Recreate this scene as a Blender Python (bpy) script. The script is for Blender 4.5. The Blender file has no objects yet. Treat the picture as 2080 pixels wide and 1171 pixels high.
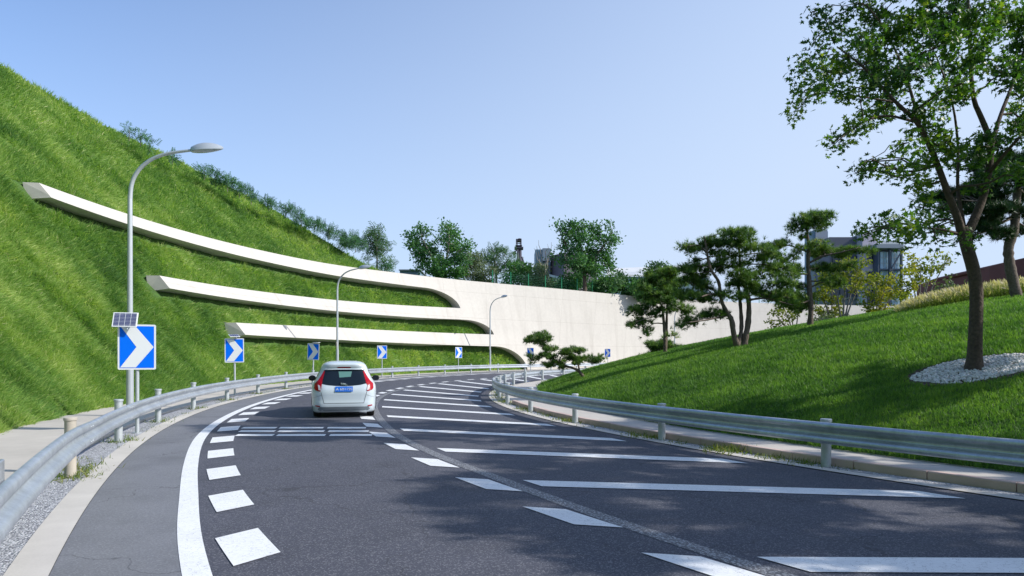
import bpy, bmesh, math, random
import numpy as np
from mathutils import Vector, Matrix
from mathutils.bvhtree import BVHTree
D = bpy.data
S = bpy.context.scene
COL = S.collection
PI = math.pi
rng = np.random.default_rng(7)
random.seed(7)

# ------------------------------------------------------------------ camera, sky, sun, exposure
EYE = 1.65
FPX = 1387.0
cam = D.objects.new('camera', D.cameras.new('camera')); COL.objects.link(cam)
cam.location = (0, 0, EYE); cam.rotation_euler = (PI/2, 0, 0)
cam.data.lens = 24; cam.data.sensor_width = 36; cam.data.shift_y = 0.0647
cam.data.clip_start = 0.1; cam.data.clip_end = 4000
S.camera = cam
SUN_EL = math.radians(35)
SUN = Vector((1.0, -0.16, 0)).normalized()          # horizontal direction towards the sun
w = D.worlds.new('World'); S.world = w; w.use_nodes = True
nt = w.node_tree; bg = nt.nodes['Background']
sky = nt.nodes.new('ShaderNodeTexSky'); sky.sky_type = 'NISHITA'; sky.sun_disc = False
sky.sun_elevation = SUN_EL; sky.sun_rotation = math.atan2(SUN.x, SUN.y)
sky.air_density = 1.0; sky.dust_density = 2.0; sky.ozone_density = 3.0; sky.altitude = 50
bg.inputs[1].default_value = 0.15
# pale summer haze in the air: thicker low down and towards the sun's side (by world direction)
_n = nt.nodes; _tc = _n.new('ShaderNodeTexCoord'); _dp = _n.new('ShaderNodeVectorMath'); _dp.operation = 'DOT_PRODUCT'
_dp.inputs[1].default_value = (.70, 0, -1.15); nt.links.new(_tc.outputs['Generated'], _dp.inputs[0])
_ad = _n.new('ShaderNodeMath'); _ad.operation = 'ADD'; _ad.use_clamp = True; _ad.inputs[1].default_value = .92; nt.links.new(_dp.outputs['Value'], _ad.inputs[0])
_mi = _n.new('ShaderNodeMath'); _mi.operation = 'MINIMUM'; _mi.inputs[1].default_value = .92; nt.links.new(_ad.outputs[0], _mi.inputs[0])
_mx = _n.new('ShaderNodeMix'); _mx.data_type = 'RGBA'; nt.links.new(_mi.outputs[0], _mx.inputs[0]); _mx.inputs[7].default_value = (3.35, 4.05, 5.2, 1)
_tn = _n.new('ShaderNodeMix'); _tn.data_type = 'RGBA'; _tn.blend_type = 'MULTIPLY'; _tn.inputs[0].default_value = 1; _tn.inputs[7].default_value = (1.06, 1.13, 1.26, 1)
nt.links.new(sky.outputs[0], _tn.inputs[6]); nt.links.new(_tn.outputs[2], _mx.inputs[6]); nt.links.new(_mx.outputs[2], bg.inputs[0])
sl = D.lights.new('sun', 'SUN'); sl.energy = 4.0; sl.angle = math.radians(0.55); sl.color = (1, .95, .87)
so = D.objects.new('sun', sl); COL.objects.link(so)
sd = Vector((SUN.x*math.cos(SUN_EL), SUN.y*math.cos(SUN_EL), math.sin(SUN_EL)))
so.rotation_euler = sd.to_track_quat('Z', 'Y').to_euler(); so.location = (20, -5, 30)
S.view_settings.view_transform = 'Standard'; S.view_settings.look = 'None'
S.view_settings.exposure = 0.35; S.view_settings.gamma = 1

# ------------------------------------------------------------------ materials
def mat(name, base=(.5,.5,.5), rough=.6, metal=0.0, noise=None, bump=None, spec=.5, coat=0, coord='Object'):
    """noise: list of (scale, amount, detail); bump: (scale, strength, dist)"""
    m = D.materials.new(name); m.use_nodes = True
    t = m.node_tree; n = t.nodes; l = t.links
    b = n['Principled BSDF']
    b.inputs['Base Color'].default_value = (*base, 1); b.inputs['Roughness'].default_value = rough
    b.inputs['Metallic'].default_value = metal; b.inputs['Specular IOR Level'].default_value = spec
    b.inputs['Coat Weight'].default_value = coat
    tc = n.new('ShaderNodeTexCoord')
    if noise:
        prev = None
        for (sc, am, de) in noise:
            nz = n.new('ShaderNodeTexNoise'); nz.inputs['Scale'].default_value = sc; nz.inputs['Detail'].default_value = de
            l.new(tc.outputs[coord], nz.inputs['Vector'])
            mr = n.new('ShaderNodeMapRange'); mr.inputs[1].default_value = .25; mr.inputs[2].default_value = .75
            mr.inputs[3].default_value = 1-am; mr.inputs[4].default_value = 1+am
            l.new(nz.outputs[0], mr.inputs[0])
            if prev is None: prev = mr.outputs[0]
            else:
                mm = n.new('ShaderNodeMath'); mm.operation = 'MULTIPLY'
                l.new(prev, mm.inputs[0]); l.new(mr.outputs[0], mm.inputs[1]); prev = mm.outputs[0]
        mx = n.new('ShaderNodeMix'); mx.data_type = 'RGBA'; mx.blend_type = 'MULTIPLY'; mx.inputs[0].default_value = 1
        mx.inputs[6].default_value = (*base, 1); l.new(prev, mx.inputs[7]); l.new(mx.outputs[2], b.inputs['Base Color'])
        m['mulnode'] = mx.name
    if bump:
        nz = n.new('ShaderNodeTexNoise'); nz.inputs['Scale'].default_value = bump[0]; nz.inputs['Detail'].default_value = 4
        l.new(tc.outputs[coord], nz.inputs['Vector'])
        bp = n.new('ShaderNodeBump'); bp.inputs['Strength'].default_value = bump[1]; bp.inputs['Distance'].default_value = bump[2]
        l.new(nz.outputs[0], bp.inputs['Height']); l.new(bp.outputs[0], b.inputs['Normal'])
    return m

def leafmat(name, ramp, trans=.35, rough=.55, spec=.3):
    """colour by the per-leaf 'tint' attribute"""
    m = D.materials.new(name); m.use_nodes = True
    t = m.node_tree; n = t.nodes; l = t.links; b = n['Principled BSDF']; out = n['Material Output']
    a = n.new('ShaderNodeAttribute'); a.attribute_name = 'tint'
    cr = n.new('ShaderNodeValToRGB'); e = cr.color_ramp.elements
    e[0].position = 0; e[0].color = (*ramp[0], 1); e[1].position = 1; e[1].color = (*ramp[-1], 1)
    for i, c in enumerate(ramp[1:-1]):
        x = e.new((i+1)/(len(ramp)-1)); x.color = (*c, 1)
    l.new(a.outputs['Fac'], cr.inputs[0]); l.new(cr.outputs[0], b.inputs['Base Color'])
    b.inputs['Roughness'].default_value = rough; b.inputs['Specular IOR Level'].default_value = spec
    tr = n.new('ShaderNodeBsdfTranslucent')
    hs = n.new('ShaderNodeMix'); hs.data_type = 'RGBA'; hs.blend_type = 'MULTIPLY'; hs.inputs[0].default_value = 1
    l.new(cr.outputs[0], hs.inputs[6]); hs.inputs[7].default_value = (1.25, 1.35, .55, 1)
    l.new(hs.outputs[2], tr.inputs[0])
    mx = n.new('ShaderNodeMixShader'); mx.inputs[0].default_value = trans
    l.new(b.outputs[0], mx.inputs[1]); l.new(tr.outputs[0], mx.inputs[2]); l.new(mx.outputs[0], out.inputs[0])
    return m

M = {}
def asphalt(name, base, sp):
    m = mat(name, base, .82, noise=[(.35, .10, 3), (1.7, .06, 2), (60, .18, 2)], bump=(180, .5, .004), spec=.35)
    t = m.node_tree; n = t.nodes; l = t.links
    vo = n.new('ShaderNodeTexVoronoi'); vo.inputs['Scale'].default_value = 95
    tc = [x for x in n if x.type == 'TEX_COORD'][0]; l.new(tc.outputs['Object'], vo.inputs['Vector'])
    sep = n.new('ShaderNodeSeparateColor'); l.new(vo.outputs['Color'], sep.inputs[0])
    mr = n.new('ShaderNodeMapRange'); mr.inputs[1].default_value = .72; mr.inputs[2].default_value = 1; mr.inputs[3].default_value = 0; mr.inputs[4].default_value = sp
    l.new(sep.outputs[0], mr.inputs[0])
    mx = n.new('ShaderNodeMix'); mx.data_type = 'RGBA'; mx.inputs[7].default_value = (.42, .42, .44, 1)
    l.new(n[m['mulnode']].outputs[2], mx.inputs[6]); l.new(mr.outputs[0], mx.inputs[0])
    # fine cracks in patches, old damp and tyre stains
    dn = n.new('ShaderNodeTexNoise'); dn.inputs['Scale'].default_value = 1.5; dn.inputs['Detail'].default_value = 5; l.new(tc.outputs['Object'], dn.inputs['Vector'])
    va = n.new('ShaderNodeVectorMath'); va.operation = 'MULTIPLY_ADD'; va.inputs[1].default_value = (1.3, 1.3, 0); l.new(dn.outputs['Color'], va.inputs[0]); l.new(tc.outputs['Object'], va.inputs[2])
    vc = n.new('ShaderNodeTexVoronoi'); vc.feature = 'DISTANCE_TO_EDGE'; vc.inputs['Scale'].default_value = .42; l.new(va.outputs[0], vc.inputs['Vector'])
    lt = n.new('ShaderNodeMath'); lt.operation = 'LESS_THAN'; lt.inputs[1].default_value = .0035; l.new(vc.outputs['Distance'], lt.inputs[0])
    st = n.new('ShaderNodeTexNoise'); st.inputs['Scale'].default_value = .8; st.inputs['Detail'].default_value = 6; st.inputs['Roughness'].default_value = .65; l.new(tc.outputs['Object'], st.inputs['Vector'])
    sr = n.new('ShaderNodeMapRange'); sr.inputs[1].default_value = .52; sr.inputs[2].default_value = .75; sr.inputs[3].default_value = 0; sr.inputs[4].default_value = .28; l.new(st.outputs[0], sr.inputs[0])
    cm = n.new('ShaderNodeMath'); cm.operation = 'MULTIPLY_ADD'; cm.inputs[1].default_value = .45; l.new(lt.outputs[0], cm.inputs[0]); l.new(sr.outputs[0], cm.inputs[2])
    m2 = n.new('ShaderNodeMix'); m2.data_type = 'RGBA'; m2.inputs[7].default_value = (.03, .031, .036, 1); l.new(cm.outputs[0], m2.inputs[0]); l.new(mx.outputs[2], m2.inputs[6])
    l.new(m2.outputs[2], n['Principled BSDF'].inputs['Base Color'])
    return m
M['asphalt'] = asphalt('asphalt', (.066, .069, .090), .36)
M['shoulder'] = asphalt('shoulder_asphalt', (.165, .172, .19), .25)
def worn(name, base, thr, crack=0.0):
    """paint on asphalt with chips and wear"""
    m = mat(name, base, .65, noise=[(2.5, .05, 3), (30, .05, 3)], bump=(90, .3, .003))
    t = m.node_tree; n = t.nodes; l = t.links; b = n['Principled BSDF']
    tc = [x for x in n if x.type == 'TEX_COORD'][0]
    nz = n.new('ShaderNodeTexNoise'); nz.inputs['Scale'].default_value = 38; nz.inputs['Detail'].default_value = 5; nz.inputs['Roughness'].default_value = .7
    l.new(tc.outputs['Object'], nz.inputs['Vector'])
    g = n.new('ShaderNodeMath'); g.operation = 'GREATER_THAN'; g.inputs[1].default_value = thr; l.new(nz.outputs[0], g.inputs[0])
    fac = g.outputs[0]
    if crack:
        vo = n.new('ShaderNodeTexVoronoi'); vo.feature = 'DISTANCE_TO_EDGE'; vo.inputs['Scale'].default_value = 5
        dn = n.new('ShaderNodeTexNoise'); dn.inputs['Scale'].default_value = 6; l.new(tc.outputs['Object'], dn.inputs['Vector'])
        va = n.new('ShaderNodeVectorMath'); l.new(tc.outputs['Object'], va.inputs[0]); l.new(dn.outputs['Color'], va.inputs[1]); l.new(va.outputs[0], vo.inputs['Vector'])
        lt = n.new('ShaderNodeMath'); lt.operation = 'LESS_THAN'; lt.inputs[1].default_value = crack; l.new(vo.outputs['Distance'], lt.inputs[0])
        h = n.new('ShaderNodeMath'); h.operation = 'MULTIPLY'; h.inputs[1].default_value = .35; l.new(lt.outputs[0], h.inputs[0])
        mxm = n.new('ShaderNodeMath'); mxm.operation = 'MAXIMUM'; l.new(h.outputs[0], mxm.inputs[0]); l.new(g.outputs[0], mxm.inputs[1]); fac = mxm.outputs[0]
    mx = n.new('ShaderNodeMix'); mx.data_type = 'RGBA'; mx.inputs[7].default_value = (.09, .09, .1, 1)
    l.new(n[m['mulnode']].outputs[2], mx.inputs[6]); l.new(fac, mx.inputs[0]); l.new(mx.outputs[2], b.inputs['Base Color'])
    return m
M['paint'] = worn('road_paint', (.76, .77, .78), .66, .016)
M['worn_paint'] = worn('worn_paint', (.33, .34, .36), .47)
def concrete(name, base, joints=False, stain=.05):
    m = mat(name, base, .8, noise=[(.5, stain, 4), (4, .04, 4), (60, .04, 2)], bump=(40, .15, .004), spec=.3)
    if joints:
        t = m.node_tree; n = t.nodes; l = t.links
        uv = n.new('ShaderNodeUVMap'); sx = n.new('ShaderNodeSeparateXYZ'); l.new(uv.outputs[0], sx.inputs[0])
        ad = n.new('ShaderNodeMath'); ad.operation = 'MULTIPLY_ADD'; ad.inputs[1].default_value = -.22; l.new(sx.outputs[1], ad.inputs[0]); l.new(sx.outputs[0], ad.inputs[2])
        fm = n.new('ShaderNodeMath'); fm.operation = 'PINGPONG'; fm.inputs[1].default_value = 2.6; l.new(ad.outputs[0], fm.inputs[0])
        l1 = n.new('ShaderNodeMath'); l1.operation = 'LESS_THAN'; l1.inputs[1].default_value = .02; l.new(fm.outputs[0], l1.inputs[0])
        fm2 = n.new('ShaderNodeMath'); fm2.operation = 'PINGPONG'; fm2.inputs[1].default_value = 1.3; l.new(sx.outputs[1], fm2.inputs[0])
        l2 = n.new('ShaderNodeMath'); l2.operation = 'LESS_THAN'; l2.inputs[1].default_value = .02; l.new(fm2.outputs[0], l2.inputs[0])
        mxm = n.new('ShaderNodeMath'); mxm.operation = 'MAXIMUM'; l.new(l1.outputs[0], mxm.inputs[0]); l.new(l2.outputs[0], mxm.inputs[1])
        # streaks running down the face
        mp = n.new('ShaderNodeMapping'); mp.inputs['Scale'].default_value = (1.6, .12, 1); l.new(uv.outputs[0], mp.inputs[0])
        nz = n.new('ShaderNodeTexNoise'); nz.inputs['Scale'].default_value = 1; nz.inputs['Detail'].default_value = 4; l.new(mp.outputs[0], nz.inputs[0])
        mr = n.new('ShaderNodeMapRange'); mr.inputs[1].default_value = .5; mr.inputs[2].default_value = .75; mr.inputs[3].default_value = 0; mr.inputs[4].default_value = .17; l.new(nz.outputs[0], mr.inputs[0])
        sc = n.new('ShaderNodeMath'); sc.operation = 'MULTIPLY_ADD'; sc.inputs[1].default_value = .24; l.new(mxm.outputs[0], sc.inputs[0]); l.new(mr.outputs[0], sc.inputs[2])
        mx = n.new('ShaderNodeMix'); mx.data_type = 'RGBA'; mx.inputs[7].default_value = (.2, .17, .14, 1)
        l.new(n[m['mulnode']].outputs[2], mx.inputs[6]); l.new(sc.outputs[0], mx.inputs[0]); l.new(mx.outputs[2], n['Principled BSDF'].inputs['Base Color'])
    return m
M['wall'] = concrete('white_concrete', (.525, .50, .46), True, .04)
M['ledge'] = concrete('ledge_concrete', (.525, .50, .46), True, .05)
M['strip'] = concrete('strip_concrete', (.54, .51, .47), False, .14)
M['path'] = concrete('path_concrete', (.50, .465, .42), False, .12)
M['kerb'] = concrete('kerb_stone', (.55, .42, .38), False, .25)
M['kerb2'] = concrete('kerb_stone_grey', (.36, .34, .31), False, .25)
def gravelmat():
    m = mat('gravel', (.4,.41,.45), .85)
    t = m.node_tree; n = t.nodes; l = t.links; b = n['Principled BSDF']
    tc = [x for x in n if x.type == 'TEX_COORD'][0]
    vo = n.new('ShaderNodeTexVoronoi'); vo.inputs['Scale'].default_value = 48; l.new(tc.outputs['Object'], vo.inputs['Vector'])
    sep = n.new('ShaderNodeSeparateColor'); l.new(vo.outputs['Color'], sep.inputs[0])
    cr = n.new('ShaderNodeValToRGB'); cr.color_ramp.elements[0].color = (.16,.16,.19,1); cr.color_ramp.elements[1].color = (.66,.67,.7,1)
    l.new(sep.outputs[0], cr.inputs[0]); l.new(cr.outputs[0], b.inputs['Base Color'])
    bp = n.new('ShaderNodeBump'); bp.inputs['Strength'].default_value = 1; bp.inputs['Distance'].default_value = .02; bp.invert = True
    l.new(vo.outputs['Distance'], bp.inputs['Height']); l.new(bp.outputs[0], b.inputs['Normal'])
    return m
M['gravel'] = gravelmat()
M['galv'] = mat('galvanised_steel', (.50, .54, .59), .40, .65, noise=[(1.5, .16, 5), (9, .14, 4), (40, .08, 3)], bump=(14, .06, .004))
M['galv_post'] = mat('galvanised_post', (.50, .54, .57), .5, .4, noise=[(5, .12, 4), (30, .06, 3)])
M['cream_post'] = mat('cream_post', (.46, .42, .36), .7, 0, noise=[(6, .15, 4)])
M['lampmetal'] = mat('lamp_metal', (.50, .54, .58), .4, .35, noise=[(3, .05, 3)])
M['lampglass'] = mat('lamp_glass', (.5, .53, .56), .15, 0)
M['signblue'] = mat('sign_blue', (.0, .15, .85), .6, 0, spec=.1)
M['signwhite'] = mat('sign_white', (.72, .75, .78), .45, 0)
M['signback'] = mat('sign_back', (.45, .47, .5), .5, .4)
M['solar'] = mat('solar_cell', (.05, .06, .16), .25, 0)
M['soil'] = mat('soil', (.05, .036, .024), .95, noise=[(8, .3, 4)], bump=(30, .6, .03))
M['ground'] = mat('ground_grass', (.045, .075, .02), .95, noise=[(.05, .25, 4), (.6, .25, 4)])
M['hillbase'] = mat('hill_ground', (.055, .12, .02), .95, noise=[(.4, .3, 4), (5, .35, 3)], bump=(6, .8, .1))
M['lawnbase'] = mat('lawn_ground', (.06, .13, .012), .95, noise=[(.5, .2, 4), (9, .35, 3)], bump=(16, .7, .03))
M['hillgrass'] = leafmat('hill_grass', [(.06, .15, .045), (.155, .30, .075), (.28, .43, .105), (.46, .57, .19), (.70, .69, .40)], .48)
M['lawngrass'] = leafmat('lawn_grass', [(.04, .115, .028), (.11, .235, .048), (.205, .345, .065), (.35, .47, .11)], .45)
M['weed'] = leafmat('weed_leaves', [(.06, .12, .02), (.14, .2, .04), (.3, .28, .1)], .3)
M['plume'] = leafmat('plume_grass', [(.08, .15, .02), (.20, .27, .05), (.42, .40, .18), (.68, .58, .46)], .35)
M['maple'] = leafmat('maple_leaves', [(.014, .05, .016), (.035, .10, .02), (.09, .20, .025), (.30, .38, .04)], .45, .4, .5)
M['pine'] = leafmat('pine_needles', [(.025, .07, .026), (.075, .16, .04), (.19, .30, .06), (.32, .34, .12)], .3, .5)
M['pine_backlit'] = leafmat('backlit_pine_needles', [(.012, .035, .016), (.03, .07, .025), (.06, .12, .03)], .12, .5)  # darker needle copy: the backlit crown's shade is put into the colour
M['locust'] = leafmat('tree_leaves', [(.03, .10, .045), (.075, .20, .065), (.16, .30, .09)], .35)  # bluish distance haze is mixed into the leaf colour
M['olive'] = leafmat('pale_leaves', [(.07, .11, .06), (.14, .19, .10), (.24, .27, .18)], .3)
M['walnut'] = leafmat('dark_leaves', [(.035, .10, .045), (.08, .17, .07), (.17, .26, .13)], .3)  # leaf greens with the bluish far haze painted in
M['ridge'] = leafmat('ridge_leaves', [(.03, .10, .05), (.07, .18, .09), (.12, .26, .10)], .35)
M['yellow'] = leafmat('yellowing_leaves', [(.07, .12, .02), (.17, .22, .03), (.32, .32, .05), (.45, .38, .06)], .4)
def barkmat(name, a, sc):
    m = mat(name, a, .9, noise=[(3, .2, 4), (sc, .35, 4)], bump=(sc, 1, .02))
    for nd in m.node_tree.nodes:
        if nd.type == 'TEX_NOISE':
            pass
    return m
M['bark'] = barkmat('maple_bark', (.085, .062, .046), 22)
M['pinebark'] = barkmat('pine_bark', (.13, .10, .08), 18)
M['greybark'] = barkmat('grey_bark', (.2, .18, .16), 18)
M['pebble'] = leafmat('pebble', [(.42, .40, .38), (.66, .65, .63), (.8, .79, .77)], 0, .6)
M['carpaint'] = mat('car_paint', (.56, .64, .70), .22, 0, coat=.7)
M['carglass'] = mat('car_glass', (.008, .014, .022), .08, 0, spec=.35)
M['carblack'] = mat('car_plastic', (.012, .012, .014), .5, 0)
M['tyre'] = mat('tyre', (.015, .015, .015), .85, 0)
M['rim'] = mat('rim', (.45, .46, .48), .35, .8)
M['red'] = mat('red_lens', (.36, .0, .008), .35, 0, coat=.15, spec=.2)
M['clearlens'] = mat('clear_lens', (.62, .55, .58), .15, 0, coat=.8)
M['chrome'] = mat('chrome', (.6, .65, .72), .2, .9)
M['plate'] = mat('plate_blue', (.0, .13, .6), .4, 0)
M['white'] = mat('white_ink', (.75, .78, .8), .5, 0)
M['seam'] = mat('seam', (.12, .13, .14), .7, 0)
M['fencegreen'] = mat('fence_green', (.012, .22, .10), .5, 0)
M['corten'] = mat('rust_cladding', (.11, .022, .018), .7, 0, noise=[(.8, .2, 4)])

# ------------------------------------------------------------------ object helpers
def tag(o, label=None, cat=None, group=None, kind=None):
    if label: o['label'] = label
    if cat: o['category'] = cat
    if group: o['group'] = group
    if kind: o['kind'] = kind
    return o
def empty(name, loc=(0,0,0), rz=0, label=None, cat=None, group=None):
    o = D.objects.new(name, None); COL.objects.link(o); o.location = loc; o.rotation_euler = (0, 0, rz)
    o.empty_display_size = .2
    return tag(o, label, cat, group)
def mesh(name, verts, faces, m, parent=None, smooth=False, loc=None, uvs=None, tint=None):
    me = D.meshes.new(name)
    me.from_pydata([tuple(v) for v in verts], [], faces)
    if isinstance(m, (list, tuple)):
        for q in m: me.materials.append(q)
    else: me.materials.append(m)
    if smooth: me.polygons.foreach_set('use_smooth', [True]*len(me.polygons))
    if uvs is not None:
        ul = me.uv_layers.new(name='UVMap')
        for lp in me.loops: ul.data[lp.index].uv = uvs[lp.vertex_index]
    if tint is not None:
        a = me.attributes.new('tint', 'FLOAT', 'POINT'); a.data.foreach_set('value', np.asarray(tint, np.float32))
    me.update()
    o = D.objects.new(name, me); COL.objects.link(o)
    if parent: o.parent = parent
    if loc: o.location = loc
    return o
def copy_tree(o, parent=None):
    c = o.copy(); COL.objects.link(c); c.parent = parent
    for ch in [x for x in D.objects if x.parent == o]: copy_tree(ch, c)
    return c

class MB:
    """collects shapes into one mesh"""
    def __init__(s): s.v = []; s.f = []
    def add(s, v, f):
        k = len(s.v); s.v += [tuple(p) for p in v]; s.f += [tuple(i+k for i in q) for q in f]; return s
    def box(s, c, d, rz=0, M4=None):
        x, y, z = d[0]/2, d[1]/2, d[2]/2; ca, sa = math.cos(rz), math.sin(rz)
        P = [(-x,-y,-z),(x,-y,-z),(x,y,-z),(-x,y,-z),(-x,-y,z),(x,-y,z),(x,y,z),(-x,y,z)]
        P = [(c[0]+a*ca-b*sa, c[1]+a*sa+b*ca, c[2]+q) for a, b, q in P]
        if M4 is not None: P = [M4 @ Vector(p) for p in P]
        return s.add(P, [(0,3,2,1),(4,5,6,7),(0,1,5,4),(1,2,6,5),(2,3,7,6),(3,0,4,7)])
    def bbox(s, c, d, bv=.01, rz=0):
        """box with chamfered vertical and top edges"""
        bm = bmesh.new(); bmesh.ops.create_cube(bm, size=1)
        bmesh.ops.scale(bm, vec=d, verts=bm.verts)
        bmesh.ops.bevel(bm, geom=bm.edges[:], offset=bv, segments=1, affect='EDGES')
        bmesh.ops.rotate(bm, matrix=Matrix.Rotation(rz, 3, 'Z'), verts=bm.verts)
        bmesh.ops.translate(bm, vec=c, verts=bm.verts)
        bm.verts.index_update()
        s.add([v.co[:] for v in bm.verts], [[v.index for v in f.verts] for f in bm.faces]); bm.free(); return s
    def tube(s, pts, rad, n=8, cap=True):
        pts = [Vector(p) for p in pts]
        if not hasattr(rad, '__len__'): rad = [rad]*len(pts)
        k0 = len(s.v); prev = None
        for i, p in enumerate(pts):
            d = (pts[min(i+1, len(pts)-1)] - pts[max(i-1, 0)])
            d = d.normalized() if d.length > 1e-9 else Vector((0,0,1))
            if prev is None:
                a = d.cross(Vector((0,1,0)) if abs(d.y) < .9 else Vector((1,0,0))).normalized()
            else:
                a = (prev - d*prev.dot(d)); a = a.normalized() if a.length > 1e-6 else d.orthogonal().normalized()
            prev = a; b = d.cross(a)
            for j in range(n):
                t = 2*PI*j/n; s.v.append(tuple(p + (a*math.cos(t)+b*math.sin(t))*rad[i]))
        for i in range(len(pts)-1):
            for j in range(n):
                q = (j+1) % n
                s.f.append((k0+i*n+j, k0+i*n+q, k0+(i+1)*n+q, k0+(i+1)*n+j))
        if cap:
            s.f.append(tuple(k0+j for j in range(n))[::-1]); e = k0+(len(pts)-1)*n; s.f.append(tuple(e+j for j in range(n)))
        return s
    def build(s, name, m, parent=None, smooth=False, loc=None):
        return mesh(name, s.v, s.f, m, parent, smooth, loc)

def smooth_shade(o, ang=40):
    me = o.data; me.polygons.foreach_set('use_smooth', [True]*len(me.polygons))
    try: me.set_sharp_from_angle(angle=math.radians(ang))
    except Exception: pass
    return o

def scatter(name, P, Rm, tv, tf, m, tint, parent=None):
    """N copies of template (tv, tf: list of equal-length or mixed faces) at P with 3x3 matrices Rm (incl. scale), one mesh"""
    N = len(P); tv = np.asarray(tv, float); k = len(tv)
    V = np.einsum('nij,kj->nki', Rm, tv) + P[:, None, :]
    V = V.reshape(-1, 3)
    me = D.meshes.new(name)
    sizes = np.array([len(f) for f in tf]); flat = np.concatenate([np.array(f) for f in tf])
    loops = (flat[None, :] + (np.arange(N)*k)[:, None]).ravel()
    tot = np.tile(sizes, N); start = np.concatenate([[0], np.cumsum(tot)[:-1]])
    me.vertices.add(N*k); me.vertices.foreach_set('co', V.astype(np.float32).ravel())
    me.loops.add(len(loops)); me.loops.foreach_set('vertex_index', loops.astype(np.int32))
    me.polygons.add(len(tot)); me.polygons.foreach_set('loop_start', start.astype(np.int32))
    try: me.polygons.foreach_set('loop_total', tot.astype(np.int32))
    except Exception: pass
    a = me.attributes.new('tint', 'FLOAT', 'POINT'); a.data.foreach_set('value', np.repeat(np.clip(tint, 0, 1), k).astype(np.float32))
    me.materials.append(m); me.update(calc_edges=True)
    o = D.objects.new(name, me); COL.objects.link(o)
    if parent: o.parent = parent
    return o

def frames(dirs, up, scale, width=None):
    """matrices whose local Z runs along dirs, X is sideways, scaled"""
    d = dirs/np.linalg.norm(dirs, axis=1, keepdims=True)
    x = np.cross(d, up); x /= (np.linalg.norm(x, axis=1, keepdims=True)+1e-9)
    y = np.cross(d, x)
    sx = scale if width is None else width
    R = np.stack([x*np.reshape(sx, (-1,1)), y*np.reshape(scale, (-1,1)), d*np.reshape(scale, (-1,1))], axis=2)
    return R
def randdir(n):
    v = rng.normal(size=(n, 3)); return v/np.linalg.norm(v, axis=1, keepdims=True)

# value noise, vectorised
_tab = rng.random(65536)
def vnoise(x, y):
    xi = np.floor(x).astype(int); yi = np.floor(y).astype(int); fx = x-xi; fy = y-yi
    fx = fx*fx*(3-2*fx); fy = fy*fy*(3-2*fy)
    h = lambda a, b: _tab[(a*7349 + b*9151 + (a*b % 977)*31) & 65535]
    return (h(xi,yi)*(1-fx)+h(xi+1,yi)*fx)*(1-fy) + (h(xi,yi+1)*(1-fx)+h(xi+1,yi+1)*fx)*fy
def fbm(x, y, o=3):
    s = 0; a = 1; t = 0
    for i in range(o): s = s+a*vnoise(x*2**i+13*i, y*2**i+7*i); t += a; a *= .5
    return s/t

# ------------------------------------------------------------------ plan of the place: a bend round the centre C
CX, CY = 34.5, 28.4
def P(phi, r, z=0.0):
    a = math.radians(phi); return (CX-r*math.cos(a), CY+r*math.sin(a), z)
def Pn(phi, r, z):
    a = np.radians(phi); return np.stack([CX-r*np.cos(a), CY+r*np.sin(a), z+0*a], -1)
def polar(x, y): return math.degrees(math.atan2(y-CY, CX-x)), math.hypot(CX-x, y-CY)
def smooth_interp(xs, ys):
    xs = np.array(xs, float); ys = np.array(ys, float)
    d = np.gradient(ys, xs)
    def f(x):
        x = np.clip(x, xs[0], xs[-1]); i = np.clip(np.searchsorted(xs, x)-1, 0, len(xs)-2)
        h = xs[i+1]-xs[i]; t = (x-xs[i])/h
        return (2*t**3-3*t**2+1)*ys[i]+(t**3-2*t**2+t)*h*d[i]+(-2*t**3+3*t**2)*ys[i+1]+(t**3-t**2)*h*d[i+1]
    return f
E = smooth_interp([-70,-45,-36,-31.6,-27,-20,-10,0,10,20,30,40,50,60,73,88,100,112], [47,45.5,44.83,44.54,44.34,44.22,44.3,44.6,45.35,46.35,47.5,48.7,49.8,51.6,56,63,70,78])      # outer edge of the asphalt
L = smooth_interp([-70,-40,-31,-28,-25,-20,-10,0,5,22,32,42,51,60,73,88,100,112], [46,44.0,43.535,43.38,43.31,43.3,43.3,43.6,43.9,45.3,46.3,47.4,48.3,50,54.4,61.4,68.4,76.4])                 # painted edge line
Cn = smooth_interp([-70,-40,-35.7,-33,-31,-28.6,-26,-22,-17.9,-15,-8,-1.7,8,30,60,112], [41.5,40.15,40.0,39.88,39.79,39.70,39.67,39.6,39.47,39.42,39.48,39.65,39.93,40.3,41.5,45])
Rb = smooth_interp([-70,-30,0,10,20,30,36,43,51,58,66,73,88,100,112], [46.9,46.8,47.1,47.6,48.3,49.6,50.7,52,53.2,54.8,57.2,60,66.5,73,81])
Cs = smooth_interp([-70,0,10,20,30,36,43,51,58,73,112], [.85,.85,.85,.84,.74,.57,.41,.27,.16,.15,.15])
Hc = smooth_interp([-70,-10,10,16,23,30,34,37,40,112], [23,22,19.5,17.7,16.2,13.1,10,8.95,8.9,8.9])
def RF(phi, h): return Rb(phi)+Cs(phi)*np.minimum(h, 9)+1.05*np.maximum(h-9, 0)

def ribbon(name, f0, f1, a0, a1, z, m, step=1.0, parent=None, uv=False):
    ph = np.arange(a0, a1+1e-6, step); v = []; f = []
    for p in ph: v += [P(p, float(f0(p)), z), P(p, float(f1(p)), z)]
    for i in range(len(ph)-1): f.append((2*i, 2*i+1, 2*i+3, 2*i+2))
    return mesh(name, v, f, m, parent)

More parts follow.
